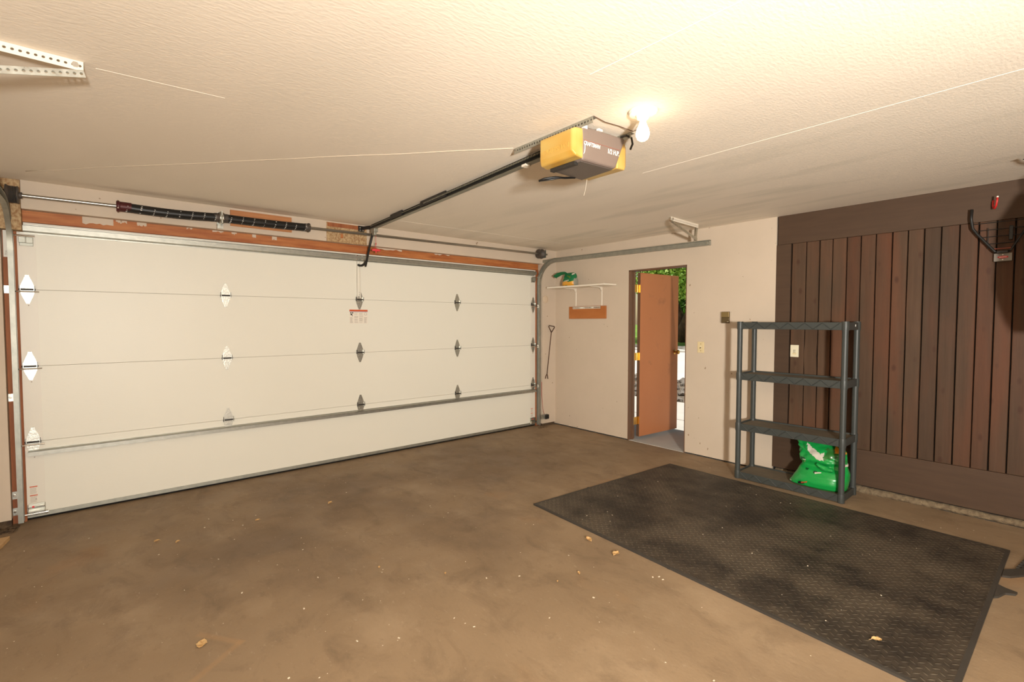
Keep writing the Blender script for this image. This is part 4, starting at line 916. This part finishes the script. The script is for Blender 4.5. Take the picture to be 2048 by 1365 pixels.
# ------------------------------------------------------------------ floor litter
wb = tag(MB().hexa([A3(-.29, -.36, .0005), A3(-.29, -.95, .0005), A3(-.150, -.95, .0005), A3(-.050, -.355, .0005), A3(-.29, -.36, .026), A3(-.29, -.95, .026), A3(-.150, -.95, .026), A3(-.050, -.355, .026)]).build('wood_offcut', 'plywood_tan', bevel=.002), 'flat tan wooden board lying on the concrete near the left door jamb', 'board')
def leaf_mesh(sc, curl, seed):
    m = MB(); rows = []; n = 9
    for i in range(n):
        u = i/(n-1); wv = sc*.34*math.sin(PI*u)**.8*(1+.3*noise.noise((u*7, seed, 0))); r = []
        for j in range(5):
            v = j/4-.5; r.append(m.bm.verts.new((sc*(u-.5), 2*v*wv, .0015 + curl*sc*(abs(v)*1.2+.5*(u-.5)**2) + .05*sc*(1+noise.noise((u*4, v*4, seed))))))
        rows.append(r)
    for A, B in zip(rows, rows[1:]):
        for k in range(4): m.bm.faces.new((A[k], A[k+1], B[k+1], B[k]))
    bmesh.ops.remove_doubles(m.bm, verts=m.bm.verts[:], dist=1e-5)
    m.tube([(sc*.48, 0, .002+.06*sc), (sc*.75, .04*sc, .002)], .0008, 5)
    return m
for i, (x, y, sc, rz, curl, lab) in enumerate([
    (.728, -2.335, .060, 1.1, .05, 'amber leaf lying flat on the bare concrete by a faint rust mark'), (2.771, -2.764, .050, 1.4, .45, 'pale curled leaf beside the left edge of the foam mat'), (2.752, -2.990, .055, .1, .3, 'twisted dry leaf and stem close to the long edge of the foam mat'),
    (1.74, -1.054, .035, .3, .5, 'small tan leaf in front of the middle of the garage door'), (.667, -.992, .030, .2, .4, None), (.765, -1.093, .030, .7, .4, None), (1.236, -1.045, .030, .1, .3, None), (2.414, -2.999, .022, 1.2, .8, None), (2.969, -4.223, .040, 2.2, .3, 'thin straw-coloured leaf lying on the foam mat'), (2.268, -2.977, .014, .5, .6, None), (1.85, -2.52, .018, 1.0, .6, None), (1.60, -2.22, .018, 1.0, .6, None)]):
    o = leaf_mesh(sc, curl, i*3.7).build('dry_leaf', 'leaf_tan'); o.location = (x, y, .012 if x > 2.95 else 0); o.rotation_euler = (0, 0, rz)
    tag(o, lab or 'tiny brown dried leaf scrap scattered on the open concrete floor', 'leaf', 'dry leaves on the floor'); o.modifiers.new('s', 'SOLIDIFY').thickness = .0006
m = MB()
def fleck(x, y, z, r):
    a = random.uniform(0, PI); Mx = Matrix.Translation((x, y, z)) @ Matrix.Rotation(a, 4, 'Z') @ Matrix.Rotation(random.uniform(-.3, .3), 4, 'X')
    m.box(-r, r, -r*random.uniform(.4, .8), r*.6, 0, r*.5, Mx)
for x0, x1, z, n_, lab in ((-.1, 2.74, .001, 150, 'tiny pale paint flecks and grit scattered over the open concrete floor'), (2.95, 4.55, TH+.001, 60, 'tiny pale flecks of dirt scattered over the dark foam mat'), (4.70, 4.86, .001, 10, 'few pale flecks along the concrete strip beside the boarded wall')):
    m = MB()
    for k in range(n_): fleck(random.uniform(x0, x1), random.uniform(-4.45 if x0 > 2 else -4.5, -2.25 if x0 > 2 else -.15), z, random.choice((.0016, .002, .002, .003, .004)))
    if x0 < 0:
        for x, y in ((1.70, -3.0), (2.70, -3.28), (2.73, -3.30), (2.72, -3.33), (1.15, -2.35), (.95, -2.0), (1.3, -2.1), (1.25, -2.75), (1.4, -2.85), (2.0, -2.7), (2.15, -2.8), (2.3, -3.2)): fleck(x, y, .001, .005)
    tag(m.build('grit_flecks', 'fleck_white'), lab, 'debris', None, 'stuff')
m = MB()
for k in range(90):
    x, y = random.uniform(XL+.02, -.035), random.uniform(-.22, -.115); r = random.uniform(.004, .014); fleck(x, y, random.uniform(0, .012), r)
for k in range(40): fleck(random.uniform(4.78, 4.95), random.uniform(-.19, -.12), .001, random.uniform(.002, .006))
m.build('corner_rubble', 'debris_brown'); tag(bpy.data.objects['corner_rubble'], 'crumbled plaster and dirt piled at the foot of the garage door jambs', 'debris', None, 'stuff')

# ------------------------------------------------------------------ outside, seen through the side door
struct(MB().box(W+.114, 8.2, -9, 9, -.14, -.02).build('trim_7', 'outside_concrete')); bpy.data.objects['trim_7'].name = 'patio_slab'
struct(MB().box(8.2, 11.4, -9, 14, -.16, -.06).build('garden_bed', 'mulch'))
struct(MB().box(11.4, 24, -20, 40, -.16, -.05).build('street', 'outside_street'))
for y in (-1.03,): pass
MB().box(6.79, 6.805, -9, 9, -.02, -.0185).build('expansion_joint', 'seam_dark', bpy.data.objects['patio_slab'])
for x, z in ((21.5, .02), (24.0, .10)): MB().box(x, x+.35, -20, 40, -.05, z).build('kerb', 'outside_concrete', bpy.data.objects['street'])
m = MB(); rows = []
for i in range(40):
    r = []
    for j in range(40):
        x, y = lerp(24.3, 60, i/39), lerp(-20, 60, j/39); r.append(m.bm.verts.new((x, y, .05 + .028*(x-24.3) + .25*noise.noise((x*.15, y*.15, 0))*min(1, (x-24.3)/3))))
    rows.append(r)
for A, B in zip(rows, rows[1:]):
    for k in range(39): m.bm.faces.new((A[k], A[k+1], B[k+1], B[k]))
struct(m.build('ground', 'lawn', smooth=True))
# far ground under everything
struct(MB().box(-80, 150, -150, 150, -.6, -.2).build('far_ground', 'lawn'))
# rocks in the bed (a rough band of many stones)
m = MB()
for k in range(420):
    x, y = random.uniform(8.3, 11.3), random.uniform(-2.5, 4.5); r = random.uniform(.04, .13); c = Vector((x, y, -.06 + r*.35))
    ret = bmesh.ops.create_icosphere(m.bm, subdivisions=1, radius=r, matrix=Matrix.Translation(c) @ Matrix.Diagonal((1, random.uniform(.6, 1.2), random.uniform(.5, .9), 1)))
    for v in ret['verts']: v.co += Vector((noise.noise(v.co*8), noise.noise(v.co*8+Vector((3, 0, 0))), noise.noise(v.co*8+Vector((0, 5, 0)))))*r*.25
m.build('garden_rocks', 'rock'); tag(bpy.data.objects['garden_rocks'], 'dark rocks filling the bed beyond the sunlit patio outside the side door', 'rocks', None, 'stuff')
def tree(label, base, pts, rads, crown, nleaf, leafm, lsz, group=None, low=.5):
    t_ = thing('yard_tree', label, 'tree', base, group)
    tk = MB()
    for P_, R_ in zip(pts, rads): tk.tube(P_, R_, 10)
    tk.build('trunk', 'bark', t_, smooth=True)
    m = MB()
    for k in range(nleaf):
        cx, cy, cz, rx_, ry_, rz_ = random.choice(crown); d = Vector((random.gauss(0, 1), random.gauss(0, 1), random.gauss(0, 1))).normalized()*random.uniform(.45, 1.0)
        c = Vector((cx+d.x*rx_, cy+d.y*ry_, cz+d.z*rz_))
        if c.z < low: continue
        a = Vector((random.gauss(0, 1), random.gauss(0, 1), random.gauss(0, 1))).normalized(); b = a.cross(Vector((random.gauss(0, 1), random.gauss(0, 1), random.gauss(0, 1)))).normalized(); s_ = lsz*random.uniform(.6, 1.3)
        m.bm.faces.new([m.bm.verts.new(p) for p in (c-a*s_, c+b*s_*.45, c+a*s_, c-b*s_*.45)])
    f = m.build('foliage', leafm, t_, recalc=False); f['kind'] = 'stuff'
    return t_
tree('leafy tree with a leaning forked trunk across the sunny street', (27.5, 11.15, .1), [[(27.5, 11.15, -.1), (27.3, 10.85, 1.0), (26.8, 10.15, 1.9), (26.0, 9.15, 2.9), (25.2, 8.15, 3.9)], [(27.3, 10.85, 1.0), (27.6, 11.75, 2.6), (27.9, 12.75, 4.4)]], [[.42, .38, .34, .28, .18], [.3, .24, .12]],
     [(25.5, 9.05, 4.6, 2.8, 3.2, 1.9), (28, 12.55, 5.0, 3.0, 3.2, 2.2), (26.5, 11.05, 6.3, 3.6, 4.0, 2.2), (24.6, 10.35, 3.6, 1.6, 2.0, 1.1)], 14000, 'leaf_green', .13, low=2.0)
for i, (x, y, h) in enumerate(((34, 10.4, 5.5), (36.5, 16.6, 6.5), (34, 22.8, 6), (36.5, 4.2, 6), (36.5, 29, 7))):
    tree('dense dark green tree closing the view behind the far lawn', (x, y, .2), [[(x, y, .0), (x, y, h*.5)]], [[.25, .15]], [(x, y, h*.5, 2.4, 2.9, h*.46), (x-.5, y+.5, h*.3, 1.9, 2.2, h*.28)], 5200, 'hedge_green', .2, 'trees behind the far lawn', .3)
